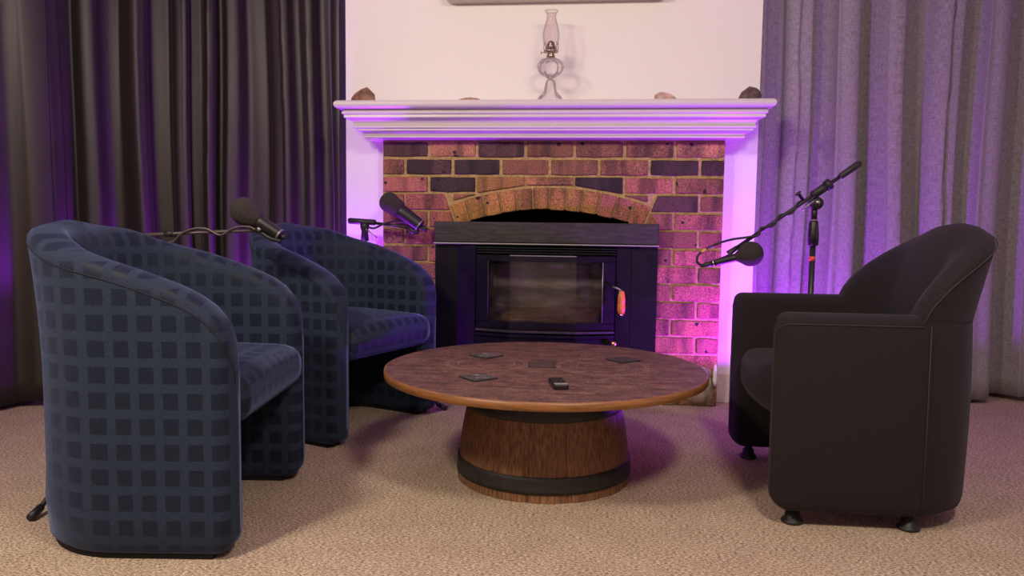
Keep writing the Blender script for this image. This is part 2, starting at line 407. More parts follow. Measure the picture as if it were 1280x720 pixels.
def bmobj(name, bm, m, parent=None, smooth=False):
    me = bpy.data.meshes.new(name); bmesh.ops.recalc_face_normals(bm, faces=bm.faces)
    bm.to_mesh(me); bm.free()
    if smooth: me.polygons.foreach_set('use_smooth', [True] * len(me.polygons))
    return link(name, me, m, parent)

def add_box(bm, lo, hi, bev=0.0, seg=2):
    r = bmesh.ops.create_cube(bm, size=1.0)
    vs = r['verts']
    for v in vs:
        v.co = Vector([lo[i] + (v.co[i] + .5) * (hi[i] - lo[i]) for i in range(3)])
    if bev > 0:
        es = {e for v in vs for e in v.link_edges}
        bmesh.ops.bevel(bm, geom=list(es), offset=bev, segments=seg, profile=0.5, affect='EDGES')

def box(name, lo, hi, m, parent=None, bev=0.0, seg=2, smooth=False):
    bm = bmesh.new(); add_box(bm, lo, hi, bev, seg)
    return bmobj(name, bm, m, parent, smooth)

def add_tube(bm, pts, rad, seg=10, cap=True):
    pts = [Vector(p) for p in pts]; rings = []
    rads = rad if isinstance(rad, (list, tuple)) else [rad] * len(pts)
    up = None
    for i, p in enumerate(pts):
        t = (pts[min(i + 1, len(pts) - 1)] - pts[max(i - 1, 0)]).normalized()
        if up is None:
            up = Vector((0, 0, 1)) if abs(t.z) < 0.9 else Vector((1, 0, 0))
        a = t.cross(up).normalized(); b = a.cross(t).normalized(); up = b
        rings.append([bm.verts.new(p + (a * math.cos(2 * PI * k / seg) + b * math.sin(2 * PI * k / seg)) * rads[i]) for k in range(seg)])
    for i in range(len(rings) - 1):
        for k in range(seg):
            bm.faces.new((rings[i][k], rings[i][(k + 1) % seg], rings[i + 1][(k + 1) % seg], rings[i + 1][k]))
    if cap:
        bm.faces.new(rings[0][::-1]); bm.faces.new(rings[-1])

def tube(name, pts, rad, m, parent=None, seg=10):
    bm = bmesh.new(); add_tube(bm, pts, rad, seg)
    return bmobj(name, bm, m, parent, True)

def smoothpath(pts, n=10):
    """Catmull-Rom through the points."""
    P = [Vector(p) for p in pts]; P = [P[0] * 2 - P[1]] + P + [P[-1] * 2 - P[-2]]; out = []
    for i in range(1, len(P) - 2):
        for k in range(n):
            t = k / n; a, b, c, d = P[i - 1], P[i], P[i + 1], P[i + 2]
            out.append(0.5 * ((2 * b) + (c - a) * t + (2 * a - 5 * b + 4 * c - d) * t * t + (3 * b - a - 3 * c + d) * t ** 3))
    out.append(P[-2]); return out

def lathe(name, prof, m, parent=None, seg=32, axis=None, origin=(0, 0, 0), wob=None, smooth=True):
    """prof: (radius, height) along axis from origin."""
    ax = Vector(axis or (0, 0, 1)).normalized()
    a = ax.orthogonal().normalized() if axis else Vector((1, 0, 0)); b = ax.cross(a)
    o0 = Vector(origin); vs = []; fs = []
    for r, h in prof:
        for k in range(seg):
            an = 2 * PI * k / seg; rr = r * (wob(an, h) if wob else 1)
            vs.append(o0 + ax * h + (a * math.cos(an) + b * math.sin(an)) * max(rr, 1e-5))
    for i in range(len(prof) - 1):
        for k in range(seg):
            fs.append((i * seg + k, i * seg + (k + 1) % seg, (i + 1) * seg + (k + 1) % seg, (i + 1) * seg + k))
    fs.append(tuple(range(seg))[::-1]); fs.append(tuple((len(prof) - 1) * seg + k for k in range(seg)))
    o = mesh(name, vs, fs, m, parent, smooth)
    return o

def thing(name, label, cat, loc=(0, 0, 0), rz=0.0, group=None):
    o = bpy.data.objects.new(name, None); COL.objects.link(o)
    o.empty_display_size = 0.1
    o.location = loc; o.rotation_euler = (0, 0, rz)
    o['label'] = label; o['category'] = cat
    if group: o['group'] = group
    return o

def tag(o, label, cat, group=None):
    o['label'] = label; o['category'] = cat
    if group: o['group'] = group
    return o

def struct(o):
    o['kind'] = 'structure'; return o

def prism_xz(name, poly, y0, y1, m, parent=None, bev=0.0):
    """polygon in (x,z) extruded from y0 (front) to y1, front edge bevelled"""
    bm = bmesh.new()
    f = bm.faces.new([bm.verts.new((x, y0, z)) for x, z in poly])
    r = bmesh.ops.extrude_face_region(bm, geom=[f])
    for v in [g for g in r['geom'] if isinstance(g, bmesh.types.BMVert)]: v.co.y = y1
    if bev:
        es = [e for e in bm.edges if all(abs(v.co.y - y0) < 1e-6 for v in e.verts)]
        bmesh.ops.bevel(bm, geom=es, offset=bev, segments=2, profile=0.5, affect='EDGES')
    return bmobj(name, bm, m, parent)

# ------------------------------------------------------------------ room shell
XL, XR, YF, CEIL = -2.75, 3.05, -4.9, 2.55
WY = 0.10           # front of chimney breast wall
RYY = 0.85          # back of the alcoves either side
BL, BR = -1.055, 1.005
struct(box('floor', (XL, YF, -0.05), (XR, RYY, 0.0), M['carpet']))
struct(box('ceiling', (XL, YF, CEIL), (XR, RYY, CEIL + 0.05), M['ceil']))
struct(box('wall_left', (XL - 0.05, YF, 0), (XL, RYY, CEIL), M['wall']))
struct(box('wall_right', (XR, YF, 0), (XR + 0.05, RYY, CEIL), M['wall']))
struct(box('wall_front', (XL, YF - 0.05, 0), (XR, YF, CEIL), M['wall']))
# back wall: alcove - breast (with fireplace hole) - alcove
def quad(vs, fs, a, b, c, d):
    i = len(vs); vs += [a, b, c, d]; fs.append((i, i + 1, i + 2, i + 3))
vs, fs = [], []
quad(vs, fs, (XL, RYY, 0), (BL, RYY, 0), (BL, RYY, CEIL), (XL, RYY, CEIL))
quad(vs, fs, (BL, RYY, 0), (BL, WY, 0), (BL, WY, CEIL), (BL, RYY, CEIL))
HX, HZ = 0.5, 1.0
quad(vs, fs, (BL, WY, 0), (-HX, WY, 0), (-HX, WY, CEIL), (BL, WY, CEIL))
quad(vs, fs, (HX, WY, 0), (BR, WY, 0), (BR, WY, CEIL), (HX, WY, CEIL))
quad(vs, fs, (-HX, WY, HZ), (HX, WY, HZ), (HX, WY, CEIL), (-HX, WY, CEIL))
quad(vs, fs, (BR, WY, 0), (BR, RYY, 0), (BR, RYY, CEIL), (BR, WY, CEIL))
quad(vs, fs, (BR, RYY, 0), (XR, RYY, 0), (XR, RYY, CEIL), (BR, RYY, CEIL))
struct(mesh('wall_back', vs, fs, M['wall']))
struct(box('baseboard_back', (0.845, WY - 0.016, 0), (BR, WY, 0.15), M['base'], bev=0.004))

# ------------------------------------------------------------------ brick fireplace surround
fp = thing('brick_fireplace', 'red and brown brick fireplace surround with an arched opening over the stove', 'fireplace', (0, 0, 0))
TOPZ, PW, CH = 1.287, 0.835, 0.086
ACZ, ARO, ARI = -0.345, 1.406, 1.297
AEND = math.asin(0.495 / ARO)
# mortar bed with the arched hole
def arch_pts(rad, a0, a1, n):
    return [(rad * math.sin(a0 + (a1 - a0) * k / n), ACZ + rad * math.cos(a0 + (a1 - a0) * k / n)) for k in range(n + 1)]
ip = arch_pts(ARI + 0.004, -AEND * 0.98, AEND * 0.98, 24)
vs, fs = [], []
def mort(y0, y1):
    global vs, fs
    i = len(vs)
    for x, z in ip: vs += [(x, y0, z), (x, y0, TOPZ), (x, y1, z)]
    for k in range(len(ip) - 1):
        a = i + 3 * k
        fs.append((a, a + 3, a + 4, a + 1)); fs.append((a, a + 2, a + 5, a + 3))
    for s in (-1, 1):
        xi = ip[0][0] if s < 0 else ip[-1][0]; zi = ip[0][1]
        j = len(vs)
        vs += [(xi, y0, 0.0), (xi, y0, zi), (xi, y0, TOPZ), (s * PW, y0, TOPZ), (s * PW, y0, 0.0),
               (xi, y1, 0), (xi, y1, zi), (s * PW, y1, TOPZ), (s * PW, y1, 0)]
        fs += [(j, j + 1, j + 2, j + 3, j + 4), (j, j + 1, j + 6, j + 5), (j + 3, j + 4, j + 8, j + 7)]
mort(0.006, WY - 0.001)
mesh('mortar', vs, fs, M['mortar'], fp)
# sooty recess behind the stove
vs, fs = [], []
D = 0.60
quad(vs, fs, (-HX, D, 0), (HX, D, 0), (HX, D, 1.1), (-HX, D, 1.1))
quad(vs, fs, (-HX, 0.03, 0), (-HX, D, 0), (-HX, D, 1.1), (-HX, 0.03, 1.1))
quad(vs, fs, (HX, 0.03, 0), (HX, D, 0), (HX, D, 1.1), (HX, 0.03, 1.1))
quad(vs, fs, (-HX, 0.03, 1.1), (HX, 0.03, 1.1), (HX, D, 1.1), (-HX, D, 1.1))
struct(mesh('wall_recess', vs, fs, M['soot']))

PAL = {'L': (0.36, 0.165, 0.090), 'T': (0.28, 0.135, 0.055), 'M': (0.195, 0.083, 0.045), 'P': (0.30, 0.105, 0.075),
       'B': (0.165, 0.075, 0.040), 'D': (0.070, 0.035, 0.030), 'V': (0.038, 0.022, 0.020), 'O': (0.30, 0.145, 0.045)}
ROWS = ['DLDMBBL', 'MDVMBMVD', 'PVOTVPM', 'PPTTMMDM', 'PPMMMMPD', 'MPMMMMMPM', 'MPMMMMP', 'PMMMMMPM',
        'MPMMMMPM', 'PPMMMMMP', 'MPMMMMTD', 'PMMMMMTM', 'MPMMMMTM', 'BMMMMMBB', 'BMMMMMBB']
def clip(poly, nx, nz, c):
    """keep nx*x+nz*z >= c"""
    out = []
    for i in range(len(poly)):
        p, q = poly[i], poly[(i + 1) % len(poly)]
        dp, dq = nx * p[0] + nz * p[1] - c, nx * q[0] + nz * q[1] - c
        if dp >= 0: out.append(p)
        if dp * dq < 0:
            t = dp / (dp - dq); out.append((p[0] + (q[0] - p[0]) * t, p[1] + (q[1] - p[1]) * t))
    return out
def area2(p): return abs(sum(p[i][0] * p[(i + 1) % len(p)][1] - p[(i + 1) % len(p)][0] * p[i][1] for i in range(len(p)))) / 2
brick_cache = {}
def brick_mesh(wd, ht, var):
    key = (round(wd, 3), round(ht, 3), var)
    if key not in brick_cache:
        rnd = random.Random(hash(key) % 999)
        bm = bmesh.new()
        f = []
        n = 5
        for (x0, z0, x1, z1) in ((0, 0, 1, 0), (1, 0, 1, 1), (1, 1, 0, 1), (0, 1, 0, 0)):
            k = n if z0 == z1 else 2
            for i in range(k):
                t = i / k
                px, pz = x0 + (x1 - x0) * t, z0 + (z1 - z0) * t
                corner = i == 0
                cx, cz = (px - .5), (pz - .5)
                j = 0.0012 if corner else rnd.uniform(-0.0015, 0.0015)
                f.append(((cx * wd) - (j if cx > 0 else -j) * (1 if corner or k == 2 else 0), (cz * ht) - (j if cz > 0 else -j)))
        face = bm.faces.new([bm.verts.new((x, -0.004, z)) for x, z in f])
        r = bmesh.ops.extrude_face_region(bm, geom=[face])
        for v in [g for g in r['geom'] if isinstance(g, bmesh.types.BMVert)]: v.co.y = 0.035
        es = [e for e in bm.edges if all(abs(v.co.y + 0.004) < 1e-6 for v in e.verts)]
        bmesh.ops.bevel(bm, geom=es, offset=0.007, segments=2, profile=0.5, affect='EDGES')
        bmesh.ops.recalc_face_normals(bm, faces=bm.faces)
        me = bpy.data.meshes.new('brick'); bm.to_mesh(me); bm.free(); me.materials.append(M['brick'])
        brick_cache[key] = me
    return brick_cache[key]
def jit(c):
    k = random.uniform(0.85, 1.18); return (c[0] * k, c[1] * k * random.uniform(0.95, 1.05), c[2] * k, 1)
GAP = 0.010
for r in range(15):
    zt = TOPZ - 0.006 - CH * r
    z0, z1 = max(zt - 0.076, 0.0), zt
    if z1 - z0 < 0.02: continue
    xs = []
    if r % 2 == 0:
        for k in range(7): xs.append((-PW + 0.24 * k, -PW + 0.24 * k + 0.23))
    else:
        xs.append((-PW, -PW + 0.11))
        for k in range(6): xs.append((-PW + 0.12 + 0.24 * k, -PW + 0.35 + 0.24 * k))
        xs.append((PW - 0.11, PW))
    for bi, (x0, x1) in enumerate(xs):
        code = ROWS[r][bi] if bi < len(ROWS[r]) else 'M'
        poly = [(x0, z0), (x1, z0), (x1, z1), (x0, z1)]
        full = True
        cxm, czm = (x0 + x1) / 2, (z0 + z1) / 2
        # arch and opening
        if any(math.hypot(x, z - ACZ) < ARO + 0.01 and abs(x) < 0.52 for x, z in poly) or (abs(cxm) < 0.45 and z0 < 0.9):
            if z1 > 0.95 or abs(cxm) > 0.45:
                full = False
                if abs(cxm) > 0.47 and z0 < 0.97:
                    # jamb brick, cut by the skewback line of the arch / the opening side
                    s = 1 if cxm > 0 else -1
                    if z1 > 0.90:
                        poly = clip(poly, s * math.cos(AEND), -math.sin(AEND), -ACZ * -math.sin(AEND) * -1 * -1 + 0.008 if False else (s * math.cos(AEND) * s * 0.495 - math.sin(AEND) * (ACZ + ARO * math.cos(AEND))) + 0.008)
                    else:
                        poly = clip(poly, s, 0, 0.5)
                else:
                    nx, nz = cxm, (max(z1, 1.0) - ACZ); q = math.hypot(nx, nz); nx /= q; nz /= q
                    poly = clip(poly, nx, nz, nz * ACZ + ARO + 0.010)
            else:
                continue
        if len(poly) < 3 or area2(poly) < 0.0008: continue
        if full:
            o = bpy.data.objects.new('brick', brick_mesh(x1 - x0 - 0.005, z1 - z0 - 0.004, random.randint(0, 3)))
            COL.objects.link(o); o.parent = fp
            o.location = (cxm, random.uniform(-0.003, 0.003), czm)
            o.rotation_euler = (0, random.uniform(-0.006, 0.006), random.uniform(-0.01, 0.01))
        else:
            o = prism_xz('brick', poly, -0.004 + random.uniform(-0.002, 0.002), 0.035, M['brick'], fp, 0.004)
        o.color = jit(PAL[code])
# arch bricks on edge
NV = 12
for k in range(NV):
    a0 = -AEND + 2 * AEND * k / NV + 0.0034; a1 = -AEND + 2 * AEND * (k + 1) / NV - 0.0034
    e = random.uniform(-0.004, 0.004)
    poly = arch_pts(ARI + e, a0, a1, 2) + arch_pts(ARO - 0.004, a1, a0, 2)
    o = prism_xz('arch_brick', poly, -0.008 + random.uniform(-0.003, 0.003), 0.09, M['brick'], fp, 0.006)
    o.color = jit(PAL['O'] if k < 9 else PAL['P'])
# rough patched masonry at the foot, right side
rnd = random.Random(5)
def lump(name, c, s, m, parent, seed, n=2):
    bm = bmesh.new(); bmesh.ops.create_icosphere(bm, subdivisions=n, radius=1.0)
    rr = random.Random(seed); ph = [rr.uniform(0, 6) for _ in range(6)]
    for v in bm.verts:
        d = 1 + 0.16 * math.sin(3.1 * v.co.x + ph[0]) + 0.14 * math.sin(4.3 * v.co.y + ph[1]) + 0.12 * math.sin(3.7 * v.co.z + ph[2])
        v.co = Vector((v.co.x * s[0] * d + c[0], v.co.y * s[1] * d + c[1], v.co.z * s[2] * d + c[2]))
    return bmobj(name, bm, m, parent, True)
for i, (x, z, sx, sz) in enumerate([(0.74, 0.045, 0.085, 0.05), (0.60, 0.04, 0.06, 0.045), (0.795, 0.085, 0.03, 0.10), (0.66, 0.10, 0.05, 0.03), (0.76, 0.17, 0.05, 0.035)]):
    lump('rubble_stone', (x, 0.01, z), (sx, 0.03, sz), M['rubble'], fp, i + 2)

lump('mortar_patch', (0.822, 0.004, 0.155), (0.014, 0.02, 0.050), M['wall'], fp, 21)
lump('mortar_patch', (0.775, 0.004, 0.125), (0.012, 0.02, 0.022), M['wall'], fp, 22)

# ------------------------------------------------------------------ mantel
mt = thing('mantel_shelf', 'long glossy white mantel shelf with stepped crown moulding above the bricks', 'mantel shelf', (0, 0, 1.287))
def mantel_part(name, prof, parent):
    """prof: (overhang, z) from top to bottom; wraps left end, front, right end"""
    vs, fs = [], []
    for o_, z in prof:
        z -= 1.287
        vs += [(-PW - o_, WY - 0.001, z), (-PW - o_, -o_, z), (PW + o_, -o_, z), (PW + o_, WY - 0.001, z)]
    for i in range(len(prof) - 1):
        for k in range(3):
            fs.append((4 * i + k, 4 * i + k + 1, 4 * i + 4 + k + 1, 4 * i + 4 + k))
        fs.append((4 * i + 3, 4 * i, 4 * i + 4, 4 * i + 7))
    fs.append((0, 1, 2, 3)); n = 4 * (len(prof) - 1); fs.append((n, n + 1, n + 2, n + 3))
    return mesh(name, vs, fs, M['mantel'], parent)
def bull(o_, z1, z0, n=8):
    r = (z1 - z0) / 2
    return [(o_ - r + r * math.cos(a), (z1 + z0) / 2 + r * math.sin(a)) for a in [PI / 2 - PI * k / n for k in range(n + 1)]]
mantel_part('shelf_board', bull(0.188, 1.456, 1.417), mt)
cove = lambda o0, z0, o1, z1, n=6: [(o1 + (o0 - o1) * (1 - math.sin(t)), z0 + (z1 - z0) * (1 - math.cos(t))) for t in [PI / 2 * k / n for k in range(n + 1)]]
prof = [(0.150, 1.4165)] + [(0.150, 1.410)] + bull(0.158, 1.408, 1.392, 6) + [(0.148, 1.391), (0.150, 1.380), (0.146, 1.376)] \
    + cove(0.143, 1.375, 0.112, 1.347) + [(0.112, 1.346)] + bull(0.117, 1.345, 1.331, 5) + [(0.106, 1.330), (0.106, 1.322)] \
    + cove(0.102, 1.321, 0.072, 1.303) + bull(0.075, 1.302, 1.290, 5) + [(0.060, 1.288), (0.0, 1.2875)]
mantel_part('crown_moulding', prof, mt)

# ------------------------------------------------------------------ wall unit above
wu = thing('wall_unit', 'wide beige wall-mounted unit with rounded corners, high above the mantel', 'wall unit', (0, WY, 1.970))
bm = bmesh.new()
poly = []
x0, x1, z0, z1, rr = -0.535, 0.548, 0.0, 0.30, 0.03
for cx_, cz_, a0 in ((x1 - rr, z0 + rr, -PI / 2), (x1 - rr, z1 - rr, 0), (x0 + rr, z1 - rr, PI / 2), (x0 + rr, z0 + rr, PI)):
    for k in range(7):
        a = a0 + PI / 2 * k / 6; poly.append((cx_ + rr * math.cos(a), cz_ + rr * math.sin(a)))
prism_xz('housing', poly, -0.085, -0.001, M['unit'], wu, 0.012)
box('front_lip', (x0 + 0.05, -0.092, 0.03), (x1 - 0.05, -0.084, 0.27), M['unit'], wu, 0.003)

# ------------------------------------------------------------------ wood stove insert
st = thing('wood_stove', 'black built-in wood stove with bowed glass door in the brick arch', 'stove', (0, 0, 0))
SX0, SX1 = -0.561, 0.531
box('top_hood', (SX0, -0.055, 0.787), (SX1, 0.03, 0.888), M['hood'], st, 0.004)
box('hood_trim', (SX0 - 0.002, -0.060, 0.777), (SX1 + 0.002, -0.0, 0.785), M['trimm'], st, 0.003)
def vpanel(name, pts, z0, z1, m, parent, th=0.012):
    """upright bent sheet through plan points"""
    vs, fs = [], []
    for x, y in pts: vs += [(x, y, z0), (x, y, z1), (x, y + th, z0), (x, y + th, z1)]
    for i in range(len(pts) - 1):
        a = 4 * i
        fs += [(a, a + 4, a + 5, a + 1), (a + 2, a + 3, a + 7, a + 6), (a + 1, a + 5, a + 7, a + 3), (a, a + 2, a + 6, a + 4)]
    e = 4 * (len(pts) - 1)
    fs += [(0, 1, 3, 2), (e, e + 2, e + 3, e + 1)]
    return mesh(name, vs, fs, m, parent)
vpanel('side_panel', [(SX0, -0.022), (-0.449, -0.022)], 0.0, 0.771, M['steel'], st, 0.03)
vpanel('angled_panel', [(-0.447, -0.026), (-0.353, -0.060)], 0.0, 0.771, M['steel'], st)
vpanel('side_panel', [(0.407, -0.022), (SX1, -0.022)], 0.0, 0.771, M['steel'], st, 0.03)
vpanel('angled_panel', [(0.333, -0.034), (0.405, -0.026)], 0.0, 0.771, M['steel'], st)
for k in range(3):
    box('vent_slat', (-0.350, -0.064, 0.735 + 0.012 * k), (0.330, -0.02, 0.742 + 0.012 * k), M['steel'], st, 0.002)
# door: three facets
PLAN = [(-0.347, -0.070), (-0.176, -0.125), (0.142, -0.125), (0.327, -0.070)]
door = vpanel('door', PLAN, 0.700, 0.728, M['steel'], st, 0.02)
# remaining frame pieces are sub-parts of the door
vpanel('bottom_rail', PLAN, 0.372, 0.408, M['steel'], door, 0.02)
def lerp(p, q, t): return (p[0] + (q[0] - p[0]) * t, p[1] + (q[1] - p[1]) * t)
vpanel('side_stile', [PLAN[0], lerp(PLAN[0], PLAN[1], 0.38)], 0.40, 0.705, M['steel'], door, 0.02)
vpanel('side_stile', [lerp(PLAN[2], PLAN[3], 0.66), PLAN[3]], 0.40, 0.705, M['steel'], door, 0.02)
GP = [lerp(PLAN[0], PLAN[1], 0.36), PLAN[1], PLAN[2], lerp(PLAN[2], PLAN[3], 0.68)]
for i in range(3):
    vpanel('glass_pane', [(GP[i][0], GP[i][1] + 0.008), (GP[i + 1][0], GP[i + 1][1] + 0.008)], 0.405, 0.703, M['pane'], door, 0.004)
tube('glass_bead', [(GP[3][0], GP[3][1] - 0.001, 0.41), (GP[3][0], GP[3][1] - 0.001, 0.70)], 0.003, M['trimm'], door, 6)
tube('glass_bead', [(GP[0][0], GP[0][1] - 0.001, 0.41), (GP[0][0], GP[0][1] - 0.001, 0.70)], 0.0025, M['hood'], door, 6)
# door lip line on the top rail, ledges beneath
vpanel('door_top_trim', [(PLAN[1][0], PLAN[1][1] - 0.003), (PLAN[2][0], PLAN[2][1] - 0.003)], 0.726, 0.730, M['trimm'], door, 0.01)
vpanel('ledge', [(x * 1.0, y - 0.018) for x, y in PLAN], 0.358, 0.368, M['hood'], st, 0.05)
vpanel('ledge', [(x * 1.0, y - 0.028) for x, y in PLAN], 0.338, 0.350, M['steel'], st, 0.06)
vpanel('plinth', [(x, y - 0.010) for x, y in PLAN], 0.0, 0.337, M['steel'], st, 0.03)
# firebox interior
vs, fs = [], []
quad(vs, fs, (-0.30, 0.22, 0.36), (0.28, 0.22, 0.36), (0.28, 0.22, 0.74), (-0.30, 0.22, 0.74))
fb = mesh('firebox_back', vs, fs, M['fbrick'], st)
vs, fs = [], []
quad(vs, fs, (-0.345, -0.04, 0.36), (-0.30, 0.22, 0.36), (-0.30, 0.22, 0.74), (-0.345, -0.04, 0.74))
quad(vs, fs, (0.325, -0.04, 0.36), (0.28, 0.22, 0.36), (0.28, 0.22, 0.74), (0.325, -0.04, 0.74))
quad(vs, fs, (-0.345, -0.04, 0.735), (0.325, -0.04, 0.735), (0.28, 0.22, 0.735), (-0.30, 0.22, 0.735))
mesh('firebox_lining', vs, fs, M['steel'], st)
box('baffle', (-0.30, 0.10, 0.655), (0.28, 0.215, 0.675), M['fbrick'], st, 0.004)
vs, fs = [], []
gn = 14
for i in range(gn + 1):
    for j in range(gn + 1):
        x = -0.32 + 0.63 * i / gn; y = -0.04 + 0.26 * j / gn
        vs.append((x, y, 0.40 + 0.05 * j / gn + 0.012 * math.sin(9 * x + 3) * math.sin(14 * y + 1) + random.uniform(-.003, .003)))
for i in range(gn):
    for j in range(gn):
        a = i * (gn + 1) + j; fs.append((a, a + gn + 1, a + gn + 2, a + 1))
ashb = mesh('ash_bed', vs, fs, M['ash'], st, True)
# handle and knob
hd = tube('door_handle', smoothpath([(0.318, -0.075, 0.582), (0.322, -0.12, 0.584), (0.335, -0.135, 0.582), (0.352, -0.138, 0.571), (0.356, -0.138, 0.546)], 6), 0.006, M['trimm'], st, 8)
lathe('wooden_grip', [(0.004, 0), (0.012, -0.004), (0.017, -0.03), (0.0185, -0.058), (0.0165, -0.062), (0.0185, -0.067), (0.019, -0.092), (0.016, -0.110), (0.006, -0.112)], M['orange'], hd, 20, origin=(0.357, -0.138, 0.572))
lathe('end_ferrule', [(0.004, 0), (0.010, -0.001), (0.010, -0.008), (0.004, -0.010)], M['chrome'], hd, 12, origin=(0.357, -0.138, 0.4605))
lathe('air_knob', [(0.004, 0), (0.005, 0.012), (0.013, 0.016), (0.016, 0.026), (0.012, 0.036), (0.003, 0.039)], M['brass'], st, 16, axis=(0, -1, 0), origin=(0.325, -0.085, 0.312))

# ------------------------------------------------------------------ curtains
def curtain(name, path, z0, z1, folds, amp, m, label, seed, nz=26, drift=0.03, gather=0.0, step=0.007):
    rr = random.Random(seed)
    P = smoothpath([(x, y, 0) for x, y in path], 60)
    # arc-length resample
    L = [0.0]
    for a, b in zip(P, P[1:]): L.append(L[-1] + (b - a).length)
    tot = L[-1]; n = int(tot / step)
    S = []; j = 0
    for i in range(n + 1):
        s = tot * i / n
        while j < len(L) - 2 and L[j + 1] < s: j += 1
        t = (s - L[j]) / max(L[j + 1] - L[j], 1e-9); S.append((s, P[j].lerp(P[j + 1], t), (P[j + 1] - P[j]).normalized()))
    # irregular fold phase
    knots = [rr.uniform(0.62, 1.45) for _ in range(folds + 3)]
    amps = [rr.uniform(0.55, 1.25) for _ in range(folds + 3)]
    lean = [rr.uniform(-1, 1) for _ in range(folds + 3)]
    kt = sum(knots[:folds]); cum = [0]
    for k in knots[:folds]: cum.append(cum[-1] + k / kt)
    vs, uvs, fs = [], [], []
    for iz in range(nz + 1):
        v = iz / nz; z = z0 + (z1 - z0) * v
        for s, p, t in S:
            u = s / tot
            uu = min(max(u + drift * (1 - v) * math.sin(5.3 * u * PI + seed) * 0.35 + 0.004 * math.sin(7 * v + 9 * u), 0), 0.99999)
            k = 0
            while k < folds - 1 and cum[k + 1] < uu: k += 1
            fr = (uu - cum[k]) / (cum[k + 1] - cum[k])
            am = amps[k] + (amps[k + 1] - amps[k]) * fr
            ph = fr + 0.10 * lean[k] * math.sin(2 * PI * fr) 
            c = math.cos(2 * PI * ph)
            d = amp * am * (math.copysign(abs(c) ** 0.8, c)) * (0.75 + 0.35 * (1 - v))
            d += amp * 0.09 * math.sin(2 * PI * (3.1 * fr + k * 0.37) + 2 * v) * (1 - 0.3 * v)
            side = 0.22 * amp * math.sin(4 * PI * fr + lean[k])
            nrm = Vector((-t.y, t.x, 0))
            q = p - nrm * d + t * side
            hem = (0.006 * math.sin(11 * u + seed)) if iz == 0 else 0
            vs.append((q.x, q.y, z + hem)); uvs.append((s * 1.3, z))
    w_ = len(S)
    for iz in range(nz):
        for i in range(w_ - 1):
            a = iz * w_ + i; fs.append((a, a + 1, a + w_ + 1, a + w_))
    o = mesh(name, vs, fs, m, None, True, uvs)
    md = o.modifiers.new('thick', 'SOLIDIFY'); md.thickness = 0.003
    tag(o, label, 'curtain'); return o

curtain('curtain', [(-2.50, -0.62), (-2.36, -0.22), (-2.08, 0.10), (-1.6, 0.24), (-1.14, 0.27)], 0.025, 2.5, 10, 0.048, M['cur_l'],
        'dark brown satin curtain in narrow folds behind the two navy chairs', 3)
curtain('curtain', [(-2.62, -1.9), (-2.56, -1.35), (-2.46, -0.85), (-2.33, -0.42)], 0.025, 2.5, 3, 0.05, M['cur_l'],
        'dark brown satin curtain panel at the far left edge, hem turned toward camera', 9)
curtain('curtain', [(0.985, 0.20), (1.45, 0.25), (2.0, 0.30), (2.45, 0.41), (2.95, 0.62)], 0.028, 2.5, 9, 0.085, M['cur_r'],
        'grey linen curtain in broad folds behind the black armchair', 5)

# ------------------------------------------------------------------ swept chair shells
def upath(hw, front, rear, rad, n_s=26, n_c=12, n_b=8):
    """centreline from right-hand... starts at front of +y arm, round the back, to front of -y arm.
    returns list of (pos2d, outward normal, u = distance from the front)"""
    pts = []
    for k in range(n_s):
        t = k / n_s; t = t ** 1.7
        x = front + (rear + rad - front) * t
        pts.append(((x, hw), (0, 1)))
    for k in range(n_c):
        a = PI / 2 + PI / 2 * k / n_c
        pts.append(((rear + rad + rad * math.cos(a), hw - rad + rad * math.sin(a)), (math.cos(a), math.sin(a))))
    for k in range(n_b + 1):
        y = (hw - rad) - 2 * (hw - rad) * k / n_b
        pts.append(((rear, y), (-1, 0)))
    m_ = [((p[0], -p[1]), (q[0], -q[1])) for p, q in pts[:n_s + n_c]][::-1]
    return pts + m_

def interp(tab, u):
    if u <= tab[0][0]: return tab[0][1]
    for (a, va), (b, vb) in zip(tab, tab[1:]):
        if u <= b: return va + (vb - va) * (u - a) / (b - a)
    return tab[-1][1]

def sweep(name, path, section, m, parent, closed_ends=True):
    """section(i, pos, nrm, front_u, s) -> list of (n, z); a closed ring at each station"""
    s = 0.0; rings = []; ss = []
    for i, (p, nn) in enumerate(path):
        if i: s += math.hypot(p[0] - path[i - 1][0][0], p[1] - path[i - 1][0][1])
        ss.append(s)
    vs, uvs, fs = [], [], []
    for i, (p, nn) in enumerate(path):
        sec = section(i, p, nn, ss[i], ss[-1])
        v = 0.0
        for k, (n_, z) in enumerate(sec):
            if k: v += math.hypot(n_ - sec[k - 1][0], z - sec[k - 1][1])
            vs.append((p[0] + nn[0] * n_, p[1] + nn[1] * n_, z)); uvs.append((ss[i], z))
        K = len(sec)
    for i in range(len(path) - 1):
        for k in range(K):
            a = i * K + k; b = i * K + (k + 1) % K
            fs.append((a, b, b + K, a + K))
    if closed_ends:
        fs.append(tuple(range(K))); fs.append(tuple((len(path) - 1) * K + k for k in range(K))[::-1])
    return mesh(name, vs, fs, m, parent, True, uvs)

